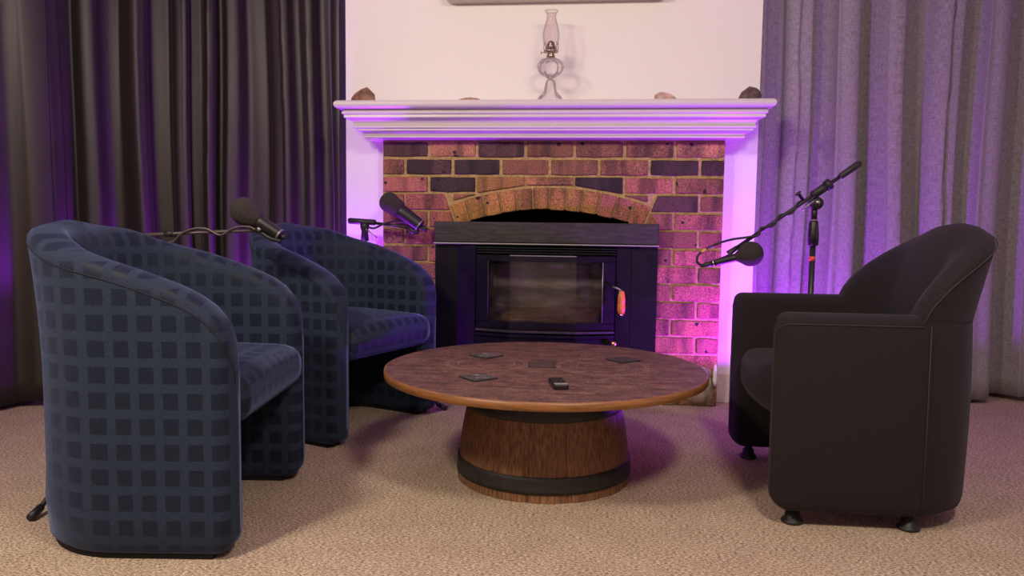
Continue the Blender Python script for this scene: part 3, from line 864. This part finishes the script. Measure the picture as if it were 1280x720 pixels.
CREST = [(0.0, 0.50), (0.004, 0.545), (0.012, 0.585), (0.03, 0.625), (0.06, 0.660), (0.10, 0.688), (0.15, 0.712), (0.25, 0.748),
         (0.34, 0.776), (0.45, 0.806), (0.55, 0.846), (0.62, 0.876), (0.70, 0.884)]
def cushion(name, x0, x1, hw, zt, zb, nose, m, parent, bow=0.0, dome=0.012, thick_back=None):
    """seat pad: profile in xz swept across y, rounded nose at +x"""
    prof = []
    zc = (zt + zb) / 2; rz = (zt - zb) / 2
    n = 10
    prof.append((x0, zb + 0.01)); prof.append((x0, zt + 0.01))
    for k in range(1, 8): prof.append((x0 + (x1 - nose - x0) * k / 8, zt + 0.01 * (1 - k / 8)))
    for k in range(n + 1):
        a = PI / 2 - PI * k / n
        ca, sa = math.cos(a), math.sin(a)
        prof.append((x1 - nose + nose * math.copysign(abs(ca) ** 0.8, ca), zc + rz * math.copysign(abs(sa) ** 0.8, sa)))
    for k in range(1, 7): prof.append((x1 - nose + (x0 - x1 + nose) * k / 7, zb + 0.01 * k / 7))
    ny = 14; vs, uvs, fs = [], [], []
    K = len(prof)
    for j in range(ny + 1):
        t = -1 + 2 * j / ny; y = hw * t
        d = dome * (1 - t * t); v = 0
        for k, (x, z) in enumerate(prof):
            if k: v += math.hypot(x - prof[k - 1][0], z - prof[k - 1][1])
            f = max(0, (x - x0) / (x1 - x0))
            vs.append((x + bow * (1 - t * t) * f, y, z + (d if z > zc else 0))); uvs.append((y + 1.0, v + 0.02))
    for j in range(ny):
        for k in range(K):
            a = j * K + k; b = j * K + (k + 1) % K; fs.append((a, b, b + K, a + K))
    fs.append(tuple(range(K))); fs.append(tuple(ny * K + k for k in range(K))[::-1])
    return mesh(name, vs, fs, m, parent, True, uvs)

def tub_chair():
    root = thing('tub_chair', '', 'chair')
    T = 0.105; FR = 0.325; REAR = -0.222; HW = 0.305; RD = 0.235
    path = upath(HW, FR, REAR, RD)
    seam = []
    def sec(i, p, nn, s, tot):
        u = min(s, tot - s)
        H = interp(CREST, u if u < 0.55 else 0.55 + (u - 0.55) * 0.30)
        cap = 1.0
        if u < 0.045: cap = max(math.sqrt(max(1 - ((0.045 - u) / 0.045) ** 2, 0)), 0.30)
        backw = min(max((u - 0.40) / 0.35, 0), 1); backw = backw * backw * (3 - 2 * backw)
        zb = 0.016 + (0.05 * (1 - math.sqrt(max(1 - ((0.05 - u) / 0.05) ** 2, 0))) if u < 0.05 else 0)
        def fl(z):
            t = min(max((z - 0.42) / 0.42, 0), 1)
            b = min(max((0.22 - z) / 0.22, 0), 1)
            return (0.046 * backw + 0.008) * t * t + (0.036 * backw + 0.006) * b * b
        h = T / 2 * cap; out = []
        zs = H - 0.042
        out.append((h - 0.014 * cap, zb)); out.append((h - 0.003, zb + 0.012))
        for k in range(1, 11):
            z = zb + 0.03 + (zs - zb - 0.03) * k / 10
            out.append((h + fl(z), z))
        if u >= 0.0: seam.append((p[0] + nn[0] * (h + fl(zs) + 0.0005), p[1] + nn[1] * (h + fl(zs) + 0.0005), zs))
        f = fl(H)
        for a in (25, 48, 68, 90, 112, 132, 155):
            a = math.radians(a)
            out.append((f * 0.97 + h * math.copysign(abs(math.cos(a)) ** 0.75, math.cos(a)), zs + 0.042 * abs(math.sin(a)) ** 0.8))
        for k in range(8):
            z = zs - 0.005 + (zb + 0.02 - zs) * k / 7
            # padded inner face, swelling towards the middle of the back
            out.append((-h + fl(z) * 0.75, z))
        out.append((-h + 0.012 * cap, zb))
        return out
    sweep('upholstered_shell', path, sec, M['navy'], root)
    tube('seam_piping', seam, 0.0017, M['navyseam'], root, 6)
    cushion('seat', -0.19, 0.335, 0.262, 0.470, 0.325, 0.085, M['navy'], root)
    # dark floor plinth under the shell
    def sec2(i, p, nn, s, tot):
        h = 0.036
        return [(h, 0.0), (h, 0.02), (-h, 0.02), (-h, 0.0)]
    sweep('base_plinth', upath(HW, FR - 0.06, REAR, RD), sec2, M['dark'], root)
    # inner apron below the seat, back of the opening
    box('under_lining', (-0.10, -0.256, 0.05), (-0.08, 0.256, 0.335), M['dark'], root)
    return root

def copy_tree(o, parent=None):
    c = o.copy(); COL.objects.link(c)
    if parent is not None: c.parent = parent
    for ch in [x for x in bpy.data.objects if x.parent == o]:
        copy_tree(ch, c)
    return c

GRP = None
ch1 = tub_chair()
ch1.location = (-1.046, -1.622, 0); ch1.rotation_euler = (0, 0, math.radians(6))
ch1['label'] = 'navy square-patterned tub chair nearest the camera, seen from its side'
ch1['group'] = 'navy tub chairs'
ch2 = copy_tree(ch1)
ch2.location = (-0.912, -0.525, 0); ch2.rotation_euler = (0, 0, math.radians(-22))
ch2['label'] = 'navy square-patterned tub chair farther back, between the other tub chair and fireplace'

# ------------------------------------------------------------------ black armchair
ka = thing('armchair', 'black woven armchair with arched back on round feet, right of the table', 'chair', (1.075, -1.145, 0), PI)
# local +x is the front, so the chair faces the table
KT = 0.105; KF = 0.325; KR = -0.235; KHW = 0.332; KRD = 0.20
kpath = upath(KHW, KF, KR, KRD)
kseam, kseam2 = [], []
def ksec(i, p, nn, s, tot):
    u = min(s, tot - s); H = 0.628; h = KT / 2
    rc = 0.04
    cap = 1.0 if u > rc else max(math.sqrt(max(1 - ((rc - u) / rc) ** 2, 0)), 0.35)
    zb = 0.048 + (0.05 * (1 - math.sqrt(max(1 - ((0.06 - u) / 0.06) ** 2, 0))) if u < 0.06 else 0)
    H -= 0.03 * (1 - math.sqrt(max(1 - ((0.035 - u) / 0.035) ** 2, 0))) if u < 0.035 else 0
    bk = min(max((u - 0.45) / 0.25, 0), 1)
    h *= cap; out = [(h - 0.025 * cap, zb), (h - 0.006 * cap, zb + 0.012)]
    for k in range(0, 8):
        z = zb + 0.035 + (H - 0.028 - zb - 0.035) * k / 7; out.append((h + 0.006 * math.sin(PI * k / 7), z))
    if u < 0.40:
        kseam.append((p[0] + nn[0] * (h + 0.001), p[1] + nn[1] * (h + 0.001), H - 0.026))
    for a in (25, 50, 75): 
        a = math.radians(a); out.append((h - 0.026 + 0.026 * math.cos(a), H - 0.028 + 0.026 * math.sin(a)))
    out.append((h * 0.3 * cap, H + 0.002)); out.append((-h * 0.3 * cap, H + 0.002))
    for a in (105, 130, 155):
        a = math.radians(a); out.append((-h + 0.026 + 0.026 * math.cos(a), H - 0.028 + 0.026 * math.sin(a)))
    for k in range(0, 6):
        z = H - 0.03 + (zb + 0.02 - H + 0.03) * k / 5; out.append((-h, z))
    out.append((-h + 0.02 * cap, zb))
    return out
sweep('arm_shell', kpath, ksec, M['black'], ka)
h1 = [q for q in kseam if q[1] > 0]; h2 = [q for q in kseam if q[1] < 0]
tube('arm_seam', h1, 0.0016, M['blackseam'], ka, 5); tube('arm_seam', h2, 0.0016, M['blackseam'], ka, 5)
# vertical rear-corner seams
for sgn in (1, -1):
    tube('corner_seam', [(-0.085, sgn * (KHW + KT / 2 + 0.0065), 0.08), (-0.085, sgn * (KHW + KT / 2 + 0.007), 0.35), (-0.085, sgn * (KHW + KT / 2 + 0.001), 0.605)], 0.0016, M['blackseam'], ka, 5)
# arched back
S_ = [0.0]
for i in range(1, len(kpath)): S_.append(S_[-1] + math.hypot(kpath[i][0][0] - kpath[i - 1][0][0], kpath[i][0][1] - kpath[i - 1][0][1]))
SJ = 0.385
bpath = []
n_b = 64
for j in range(n_b + 1):
    s = SJ + (S_[-1] - 2 * SJ) * j / n_b
    for i in range(len(S_) - 1):
        if S_[i + 1] >= s: break
    t = (s - S_[i]) / (S_[i + 1] - S_[i])
    p = lerp(kpath[i][0], kpath[i + 1][0], t); nn = lerp(kpath[i][1], kpath[i + 1][1], t); q = math.hypot(*nn)
    bpath.append((p, (nn[0] / q, nn[1] / q)))
rimseam = []
def bsec(i, p, nn, s, tot):
    t = min(s, tot - s) / (tot / 2)
    a = math.sin(min(t * 1.02, 1) * PI / 2) ** 0.66
    H = 0.622 + 0.272 * a
    h = KT / 2 * (0.95)
    bw = min(t / 0.55, 1); bw = bw * bw * (3 - 2 * bw)
    def fl(z):
        q = max(z - 0.60, 0) / 0.29
        return (0.012 + 0.050 * bw) * q
    zb = 0.595; out = []
    for k in range(0, 8):
        z = zb + (H - 0.016 - zb) * k / 7; out.append((h + fl(z), z))
    rimseam.append((p[0] + nn[0] * (h + fl(H) + 0.001), p[1] + nn[1] * (h + fl(H) + 0.001), H - 0.012))
    out.append((h + fl(H) - 0.008, H - 0.002)); out.append((h * 0.4 + fl(H), H + 0.003)); out.append((-h * 0.3 + fl(H) * 0.95, H - 0.005))
    out.append((-h * 0.8 + fl(H) * 0.9, H - 0.025))
    zi = min(0.40, H)
    for k in range(0, 9):
        z = (H - 0.05) + (zi - H + 0.05) * k / 8; out.append((-h * 1.0 + fl(z) * 0.85 - 0.02 * bw * math.sin(PI * k / 8), z))
    out.append((0.0, 0.42)); out.append((0.0, zb))
    return out
sweep('arched_back', bpath, bsec, M['black'], ka)
tube('rim_seam', rimseam, 0.002, M['blackseam'], ka, 5)
cushion('seat', -0.22, 0.300, 0.281, 0.430, 0.285, 0.075, M['black'], ka, bow=0.035)
for fx, fy in ((0.252, 0.322), (0.252, -0.322), (-0.075, 0.330), (-0.075, -0.330)):
    lathe('foot', [(0.010, 0), (0.030, 0.0), (0.033, 0.006), (0.030, 0.011), (0.023, 0.014), (0.020, 0.034), (0.014, 0.037), (0.012, 0.060)], M['plastic'], ka, 20, origin=(fx, fy, 0))

# ------------------------------------------------------------------ barrel table
tb = thing('barrel_table', 'round wooden coffee table on a half barrel base with black hoops', 'coffee table', (0.058, -1.121, 0))
TR, TZ = 0.556, 0.383
lathe('tabletop', [(0.01, TZ - 0.026), (TR - 0.004, TZ - 0.026), (TR - 0.004, TZ - 0.002), (TR - 0.006, TZ), (0.01, TZ)], M['top'], tb, 96, smooth=False)
lathe('edge_band', [(TR - 0.0045, TZ - 0.027), (TR, TZ - 0.025), (TR + 0.001, TZ - 0.013), (TR, TZ - 0.002), (TR - 0.0045, TZ - 0.0005)], M['edge'], tb, 96)
def brad(z):
    t = z / 0.357; return 0.303 + (0.242 - 0.303) * t + 0.012 * math.sin(PI * t)
NS = 15
for k in range(NS):
    a0 = 2 * PI * (k + 0.006 + 0.0) / NS; a1 = 2 * PI * (k + 0.994 + random.uniform(-.0, .0)) / NS
    vs, fs = [], []
    na, nz_ = 5, 8
    for iz in range(nz_ + 1):
        z = 0.357 * iz / nz_; r_ = brad(z)
        for ia in range(na + 1):
            a = a0 + (a1 - a0) * ia / na
            e = 0.0025 if ia in (0, na) else 0
            vs.append((math.cos(a) * (r_ - e), math.sin(a) * (r_ - e), z))
        for ia in (na, 0):
            a = a0 + (a1 - a0) * ia / na; vs.append((math.cos(a) * (r_ - 0.022), math.sin(a) * (r_ - 0.022), z))
    K = na + 3
    for iz in range(nz_):
        for q in range(K):
            a = iz * K + q; b = iz * K + (q + 1) % K; fs.append((a, b, b + K, a + K))
    fs.append(tuple(range(K))[::-1]); fs.append(tuple(nz_ * K + q for q in range(K)))
    mesh('stave', vs, fs, M['stave'], tb)
for z0, z1 in ((0.028, 0.082), (0.250, 0.312)):
    pr = [(brad(z0) - 0.006, z0), (brad(z0) + 0.0035, z0)] + [(brad(z0 + (z1 - z0) * q / 4) + 0.004, z0 + (z1 - z0) * q / 4) for q in range(5)] + [(brad(z1) - 0.006, z1)]
    n0 = lathe('hoop', pr, M['hoop'], tb, 72)
lathe('barrel_head', [(0.01, 0.335), (0.225, 0.335), (0.225, 0.350), (0.01, 0.350)], M['stave'], tb, 32)

# things on the table
def coaster(x, y, rz, label, m=M['slate'], s=0.092, th=0.006, motif=True):
    o = thing('coaster', label, 'coaster', (x, y, TZ + 0.0002), rz, 'coasters on the barrel table')
    bm = bmesh.new(); add_box(bm, (-s / 2, -s / 2, 0), (s / 2, s / 2, th), 0.002)
    bmobj('slab', bm, m, o)
    if motif:
        bm = bmesh.new()
        pts = []
        for k in range(60):
            a = 6 * PI * k / 59; r_ = 0.006 + 0.028 * k / 59
            pts.append((r_ * math.cos(a), r_ * math.sin(a), th + 0.0004))
        add_tube(bm, pts, 0.0012, 5)
        bmobj('engraved_motif', bm, M['slatel'], o)
        bm = bmesh.new(); q = s / 2 - 0.008
        for (a, b) in (((-q, -q), (q, -q)), ((q, -q), (q, q)), ((q, q), (-q, q)), ((-q, q), (-q, -q))):
            add_tube(bm, [(a[0], a[1], th), (b[0], b[1], th)], 0.0008, 4)
        bmobj('engraved_border', bm, M['slatel'], o)
    return o
coaster(-0.170, -0.960, math.radians(52), 'dark slate coaster at the back left of the table, behind another slate coaster')
coaster(-0.140, -1.371, math.radians(41), 'dark slate coaster with pale motif, front left of the tabletop')
coaster(0.334, -0.963, math.radians(38), 'plain dark slate coaster on the right half of the table', motif=False)
coaster(0.046, -1.106, math.radians(4), 'flat brown square coaster in the middle of the tabletop', m=M['browncoaster'], s=0.098, th=0.003, motif=False)
rm = thing('remote_control', 'small black remote control with grey end strip on the front of the table', 'remote control', (0.119, -1.452, TZ + 0.0002), math.radians(13))
box('body', (-0.022, -0.056, 0), (0.022, 0.056, 0.017), M['remote'], rm, 0.004)
box('grey_strip', (-0.020, -0.052, 0.0165), (0.020, -0.034, 0.0178), M['remoteg'], rm, 0.0004)
for i in range(3):
    for j in range(2):
        box('button', (-0.013 + 0.015 * j, -0.018 + 0.02 * i, 0.0165), (-0.002 + 0.015 * j, -0.008 + 0.02 * i, 0.0185), M['plastic'], rm, 0.0008)

# ------------------------------------------------------------------ oil lamp on the mantel
MZ = 1.456
lp = thing('oil_lamp', 'clear pressed glass oil lamp with brass burner and tall chimney on the mantel', 'oil lamp', (0.0, -0.06, MZ + 0.0003))
fl8 = lambda a, h: 1 + 0.045 * abs(math.cos(6 * a))
lathe('glass_foot', [(0.004, 0), (0.058, 0.0), (0.060, 0.006), (0.059, 0.016), (0.052, 0.030), (0.040, 0.042), (0.030, 0.054), (0.026, 0.075), (0.023, 0.095), (0.019, 0.105), (0.014, 0.110), (0.004, 0.112)], M['pressed'], lp, 48, wob=lambda a, h: 1 + (0.03 * abs(math.cos(5 * a)) if h < 0.05 else 0.04 * math.cos(6 * a) * (1 if h < 0.1 else 0)))
lathe('oil_font', [(0.004, 0.1125), (0.014, 0.114), (0.022, 0.120), (0.040, 0.132), (0.054, 0.150), (0.059, 0.168), (0.056, 0.186), (0.046, 0.198), (0.034, 0.206), (0.022, 0.210), (0.004, 0.2105)], M['pressed'], lp, 64, wob=lambda a, h: 1 + 0.10 * abs(math.cos(5 * a + 9 * (h - 0.16))) * (1 if 0.12 < h < 0.2 else 0.2))
bn = lathe('burner', [(0.004, 0.211), (0.020, 0.211), (0.021, 0.222), (0.016, 0.226), (0.016, 0.232), (0.034, 0.236), (0.036, 0.242), (0.026, 0.246), (0.020, 0.248), (0.021, 0.262), (0.018, 0.278), (0.010, 0.288), (0.003, 0.290)], M['dbrass'], lp, 28)
for k in range(8):
    a = 2 * PI * k / 8
    tube('prong', [(0.030 * math.cos(a), 0.030 * math.sin(a), 0.243), (0.036 * math.cos(a), 0.036 * math.sin(a), 0.262), (0.033 * math.cos(a), 0.033 * math.sin(a), 0.272), (0.036 * math.cos(a), 0.036 * math.sin(a), 0.280)], 0.0022, M['dbrass'], bn, 5)
tube('wick_shaft', [(-0.016, 0, 0.236), (-0.044, 0, 0.236)], 0.002, M['dbrass'], bn, 6)
lathe('wick_wheel', [(0.002, 0), (0.007, 0.0), (0.007, 0.004), (0.002, 0.004)], M['dbrass'], bn, 12, axis=(-1, 0, 0), origin=(-0.044, 0, 0.236))
def shell_lathe(name, prof, th, m, parent, seg):
    return lathe(name, prof + [(r - th, h) for r, h in prof[::-1]], m, parent, seg)
CHP = [(0.026, 0.246), (0.027, 0.256), (0.034, 0.275), (0.040, 0.298), (0.041, 0.322), (0.037, 0.348), (0.030, 0.370), (0.024, 0.388), (0.022, 0.402), (0.024, 0.414), (0.030, 0.424), (0.031, 0.427)]
vs, fs = [], []
SG = 40
for r_, h_ in CHP + [(r - 0.002, h) for r, h in CHP[::-1]]:
    for k in range(SG): vs.append((r_ * math.cos(2 * PI * k / SG), r_ * math.sin(2 * PI * k / SG), h_))
nr = 2 * len(CHP)
for i in range(nr):
    for k in range(SG):
        j = (i + 1) % nr; fs.append((i * SG + k, i * SG + (k + 1) % SG, j * SG + (k + 1) % SG, j * SG + k))
cmn = mesh('glass_chimney', vs, fs, M['chim'], lp, True)
bm = bmesh.new()
add_tube(bm, [(0.0305 * math.cos(2 * PI * k / 32), 0.0305 * math.sin(2 * PI * k / 32), 0.4275) for k in range(33)], 0.0022, 6, False)
bmobj('chimney_rim', bm, M['glass'], cmn, True)

# rocks
def rock(name, x, y, sx, sy, sz, seed, m, label, peak=(0, 0)):
    bm = bmesh.new(); bmesh.ops.create_icosphere(bm, subdivisions=2, radius=1.0)
    rr = random.Random(seed)
    pl = [(Vector((rr.uniform(-1, 1), rr.uniform(-1, 1), rr.uniform(-0.2, 1))).normalized(), rr.uniform(0.55, 0.85)) for _ in range(9)]
    for v in bm.verts:
        for nrm, d in pl:
            e = v.co.dot(nrm) - d
            if e > 0: v.co -= nrm * e
        z = max(v.co.z, -0.45)
        k = (z + 0.45)
        v.co = Vector((v.co.x * sx + peak[0] * k * k, v.co.y * sy, k * sz))
    o = bmobj(name, bm, m)
    o.location = (x, y, MZ - 0.0005)
    return tag(o, label, 'rock', 'rocks on the mantel shelf')
rock('rock', -0.902, -0.10, 0.068, 0.05, 0.052, 4, M['rock_b'], 'brown split rock at the left end of the mantel', peak=(0.010, 0))
rock('rock', -0.390, -0.10, 0.066, 0.04, 0.016, 11, M['rock_t'], 'low flat tan rock on the mantel left of the lamp')
rock('rock', 0.535, -0.10, 0.062, 0.045, 0.036, 23, M['rock_p'], 'pale pinkish pointed rock on the mantel right of the lamp')
rock('rock', 0.917, -0.10, 0.056, 0.045, 0.048, 31, M['rock_d'], 'dark lumpy rock at the right end of the mantel')

# ------------------------------------------------------------------ microphones and stands
def legs(parent, cx_, cy_, hubz, tips):
    for tx, ty in tips:
        d = Vector((tx - cx_, ty - cy_, 0)); L = d.length; d.normalize()
        lg = tube('leg', [(cx_ + d.x * 0.015, cy_ + d.y * 0.015, hubz), (tx - d.x * 0.03, ty - d.y * 0.03, 0.018)], 0.008, M['metalb'], parent, 8)
        tube('rubber_foot', [(tx - d.x * 0.05, ty - d.y * 0.05, 0.024), (tx, ty, 0.0125)], 0.012, M['plastic'], lg, 8)

def helix(a, b, r, turns, n=80, phase=0.0):
    a, b = Vector(a), Vector(b); t = (b - a).normalized(); u = t.orthogonal().normalized(); v = t.cross(u)
    return [a.lerp(b, k / n) + (u * math.cos(phase + 2 * PI * turns * k / n) + v * math.sin(phase + 2 * PI * turns * k / n)) * r for k in range(n + 1)]

def mic(name, head, tail, label, rh, rb0, rb1, ball=1.0, hl=None, ring=True):
    """head: centre of the windscreen end, tail: end of the body"""
    head, tail = Vector(head), Vector(tail)
    ax = (tail - head).normalized(); L = (tail - head).length
    o = thing(name, label, 'microphone', head)
    hl = hl or rh
    pr = []
    for k in range(15):
        a = PI * k / 14
        z = -math.cos(a) * rh * ball; r_ = rh * math.sin(a) ** 0.9
        if k >= 12 and rb0 < 0.02: break
        if k >= 10 and rb0 >= 0.02: break
        pr.append((max(r_, 0.002), z))
    zl = pr[-1][1]
    pr += [(rb0 * 1.25, hl), (rb0 * 1.02, hl + 0.006)]
    lathe('foam_windscreen', pr, M['foam'], o, 28, axis=ax)
    bd = lathe('body', [(0.004, hl * 0.6), (rb0, hl * 0.6), (rb0, hl + 0.02), (rb1, L - 0.012), (rb1 * 0.96, L - 0.002), (0.004, L)], M['micbody'], o, 24, axis=ax)
    if ring: lathe('end_ring', [(rb1 * 0.8, L - 0.012), (rb1 * 1.06, L - 0.011), (rb1 * 1.06, L - 0.005), (rb1 * 0.8, L - 0.004)], M['trimm'], o, 24, axis=ax)
    return o, ax, L

# --- left stand, behind the nearest navy chair
s1 = thing('microphone_stand', 'boom microphone stand behind the nearest navy chair, its rod level', 'microphone stand', (0, 0, 0))
px, py = -1.45, -1.15
tube('pole', [(px, py, 0.12), (px, py, 0.80)], 0.011, M['metalb'], s1)
lathe('hub', [(0.010, 0.22), (0.022, 0.225), (0.022, 0.27), (0.010, 0.275)], M['plastic'], s1, 16, origin=(px, py, 0))
legs(s1, px, py, 0.24, [(-1.385, -1.768), (-1.90, -1.00), (-1.30, -0.99)])
lathe('boom_clamp', [(0.010, 0), (0.02, 0.002), (0.02, 0.04), (0.010, 0.042)], M['plastic'], s1, 14, origin=(px, py, 0.79))
b0, b1 = Vector((-1.62, -1.16, 0.809)), Vector((-0.985, -1.12, 0.843))
bmr = tube('boom', [b0, b1], 0.0065, M['rod'], s1, 8)
lathe('telescoping_collar', [(0.006, 0), (0.012, 0.001), (0.012, 0.03), (0.006, 0.031)], M['plastic'], s1, 12, axis=(b1 - b0), origin=b0.lerp(b1, 0.47))
cpts = [b0.lerp(b1, t) + Vector((0, -0.012, dz)) for t, dz in ((0.40, -0.035), (0.52, -0.030), (0.57, -0.004), (0.64, 0.014), (0.72, 0.012), (0.80, -0.012), (0.88, 0.012), (0.96, 0.014), (1.0, 0.002))]
tube('cable', smoothpath(cpts, 8), 0.0042, M['rod'], s1, 7)
tube('microphone_clip', smoothpath([b1, b1 + Vector((0.02, 0, -0.010)), b1 + Vector((0.05, 0, -0.028)), (-0.895, -1.125, 0.805)], 6), 0.0085, M['plastic'], s1, 8)
lathe('clip_screw', [(0.003, 0), (0.008, 0.001), (0.008, 0.03), (0.003, 0.031)], M['trimm'], s1, 10, axis=(0.3, -1, 0.2), origin=b1 + Vector((0.008, 0.012, 0.0)))
m1, ax1, L1 = mic('microphone', (-1.030, -1.12, 0.910), (-0.893, -1.12, 0.824), 'black microphone with ball windscreen on the left boom, above the nearest chair', 0.050, 0.024, 0.020, hl=0.060)
lathe('cable_plug', [(0.004, 0), (0.011, 0.001), (0.009, 0.014), (0.004, 0.016)], M['plastic'], m1, 12, axis=ax1, origin=ax1 * L1)

# --- middle stand, behind the farther navy chair
s2 = thing('microphone_stand', 'short boom microphone stand behind the farther navy chair, beside the bricks', 'microphone stand', (0, 0, 0))
px, py = -0.905, -0.075
tube('pole', [(px, py, 0.12), (px, py, 0.80)], 0.011, M['metalb'], s2)
lathe('hub', [(0.010, 0.22), (0.022, 0.225), (0.022, 0.27), (0.010, 0.275)], M['plastic'], s2, 16, origin=(px, py, 0))
legs(s2, px, py, 0.24, [(-0.452, -0.285), (-1.20, 0.02), (-0.88, 0.03)])
lathe('swivel_joint', [(0.010, 0), (0.020, 0.002), (0.016, 0.05), (0.022, 0.07), (0.022, 0.09), (0.012, 0.092)], M['plastic'], s2, 16, origin=(px, py, 0.785))
tube('boom_grip', [(-0.992, -0.06, 0.884), (-0.985, -0.06, 0.8845), (-0.85, -0.087, 0.878)], [0.012, 0.015, 0.014], M['plastic'], s2, 12)
tube('boom', [(-0.86, -0.085, 0.876), (-0.66, -0.12, 0.855)], 0.0075, M['metalb'], s2, 8)
tube('cable', smoothpath([(-0.89, -0.085, 0.855), (-0.85, -0.10, 0.850), (-0.80, -0.10, 0.872), (-0.74, -0.11, 0.884), (-0.66, -0.125, 0.872), (-0.60, -0.13, 0.85)], 8), 0.005, M['plastic'], s2, 7)
tube('tilt_lever', [(-0.895, -0.09, 0.845), (-0.862, -0.098, 0.822), (-0.838, -0.10, 0.803)], [0.004, 0.003, 0.005], M['trimm'], s2, 8)
tube('microphone_clip', [(-0.675, -0.12, 0.862), (-0.652, -0.12, 0.836), (-0.622, -0.12, 0.834)], [0.012, 0.013, 0.010], M['plastic'], s2, 8)
m2, ax2, L2 = mic('microphone', (-0.768, -0.12, 0.975), (-0.612, -0.12, 0.862), 'black microphone with rounded foam head before the upper left bricks', 0.050, 0.034, 0.031, ball=0.95, hl=0.060, ring=True)
lathe('connector', [(0.006, 0), (0.011, 0.001), (0.011, 0.035), (0.006, 0.036)], M['plastic'], m2, 12, axis=ax2, origin=ax2 * (L2 + 0.001))

# --- right stand, behind the black armchair
s3 = thing('microphone_stand', 'tall boom microphone stand behind the black armchair, boom slanting up right', 'microphone stand', (0, 0, 0))
px, py = 1.095, -0.58
pole = tube('pole', [(px, py, 0.10), (px, py, 0.83)], 0.0115, M['metalb'], s3)
lathe('red_sticker', [(0.0112, 0), (0.0122, 0.0), (0.0122, 0.018), (0.0112, 0.018)], M['redtag'], pole, 16, origin=(px, py, 0.745))
lathe('hub', [(0.010, 0.22), (0.024, 0.225), (0.024, 0.27), (0.010, 0.275)], M['plastic'], s3, 16, origin=(px, py, 0))
legs(s3, px, py, 0.24, [(1.38, -0.42), (1.02, -0.24), (0.97, -0.69)])
gp = lathe('knurled_grip', [(0.012, 0.805), (0.020, 0.808), (0.021, 0.85), (0.017, 0.90), (0.015, 0.905)], M['metalb'], s3, 20, origin=(px, py, 0), wob=lambda a, h: 1 + 0.04 * math.cos(10 * a + 300 * h))
lathe('silver_ring', [(0.010, 0), (0.0155, 0.0), (0.0155, 0.004), (0.010, 0.004)], M['chrome'], s3, 16, origin=(px, py, 0.9055))
tube('upper_tube', [(px, py, 0.905), (px, py, 0.965)], 0.012, M['metalb'], s3)
lathe('swivel_joint', [(0.006, -0.022), (0.024, -0.022), (0.026, -0.010), (0.026, 0.010), (0.024, 0.022), (0.006, 0.022)], M['plastic'], s3, 18, axis=(0, 1, 0), origin=(px + 0.004, py - 0.002, 0.975))
lathe('swivel_bolt', [(0.002, 0), (0.008, 0.001), (0.008, 0.005), (0.002, 0.006)], M['chrome'], s3, 10, axis=(0, -1, 0), origin=(px + 0.004, py - 0.0245, 0.978))
B0, B1 = Vector((0.772, -0.60, 0.778)), Vector((1.258, -0.60, 1.136))
dirb = (B1 - B0).normalized()
tube('boom', [B0, B1], 0.0075, M['metalb'], s3, 10)
tube('boom_end_grip', [B1 - dirb * 0.10, B1 - dirb * 0.09, B1 - dirb * 0.01, B1], [0.008, 0.013, 0.014, 0.008], M['plastic'], s3, 12)
cc = B0 + dirb * ((px + 0.01 - B0.x) / dirb.x)
tube('boom_clamp', [cc - dirb * 0.035, cc - dirb * 0.033, cc + dirb * 0.045, cc + dirb * 0.047], [0.012, 0.017, 0.017, 0.012], M['plastic'], s3, 12)
tube('clamp_collar', [cc + dirb * 0.03, cc + dirb * 0.052], [0.022, 0.022], M['plastic'], s3, 12)
tube('clamp_knob', [cc - dirb * 0.07 + Vector((0, 0, 0)), cc - dirb * 0.07 + Vector((-0.025, -0.01, 0.028)), cc - dirb * 0.07 + Vector((-0.028, -0.011, 0.031))], [0.006, 0.007, 0.014], M['plastic'], s3, 10)
tube('tilt_lever', [cc - dirb * 0.03 + Vector((0, -0.02, -0.02)), cc - dirb * 0.085 + Vector((0, -0.02, -0.028))], [0.004, 0.003], M['trimm'], s3, 8)
cb = [(0.652, -0.605, 0.722), (0.638, -0.605, 0.735), (0.645, -0.605, 0.765), (0.70, -0.605, 0.802), (0.77, -0.605, 0.826), (0.832, -0.605, 0.836), (0.875, -0.608, 0.846)]
for k in range(1, 14):
    t = 0.20 + 0.46 * k / 13; q = B0.lerp(B1, t); a = 1.5 * k
    cb.append((q.x + 0.009 * math.sin(a) * -0.6, q.y - 0.006 - 0.009 * math.cos(a) * 0.5, q.z + 0.009 * math.sin(a)))
cbl = tube('cable', smoothpath(cb, 6), 0.0048, M['plastic'], s3, 8)
tube('gold_tape', [(0.654, -0.6055, 0.773), (0.672, -0.6055, 0.786)], 0.0056, M['tape'], cbl, 8)
tube('microphone_clip', [B0 + dirb * 0.03, B0 - dirb * 0.01, (0.775, -0.60, 0.755), (0.735, -0.60, 0.738)], [0.009, 0.013, 0.018, 0.016], M['plastic'], s3, 10)
m3, ax3, L3 = mic('microphone', (0.846, -0.615, 0.770), (0.705, -0.605, 0.731), 'black microphone with round foam ball under the right boom, near the armchair', 0.050, 0.0165, 0.013, hl=0.053, ring=False)
lathe('silver_band', [(0.008, 0), (0.0125, 0.0), (0.0125, 0.005), (0.008, 0.005)], M['chrome'], m3, 16, axis=ax3, origin=ax3 * (L3 + 0.001))
lathe('cable_plug', [(0.006, 0.006), (0.0115, 0.007), (0.0105, 0.03), (0.006, 0.055), (0.003, 0.056)], M['plastic'], m3, 14, axis=ax3, origin=ax3 * L3)
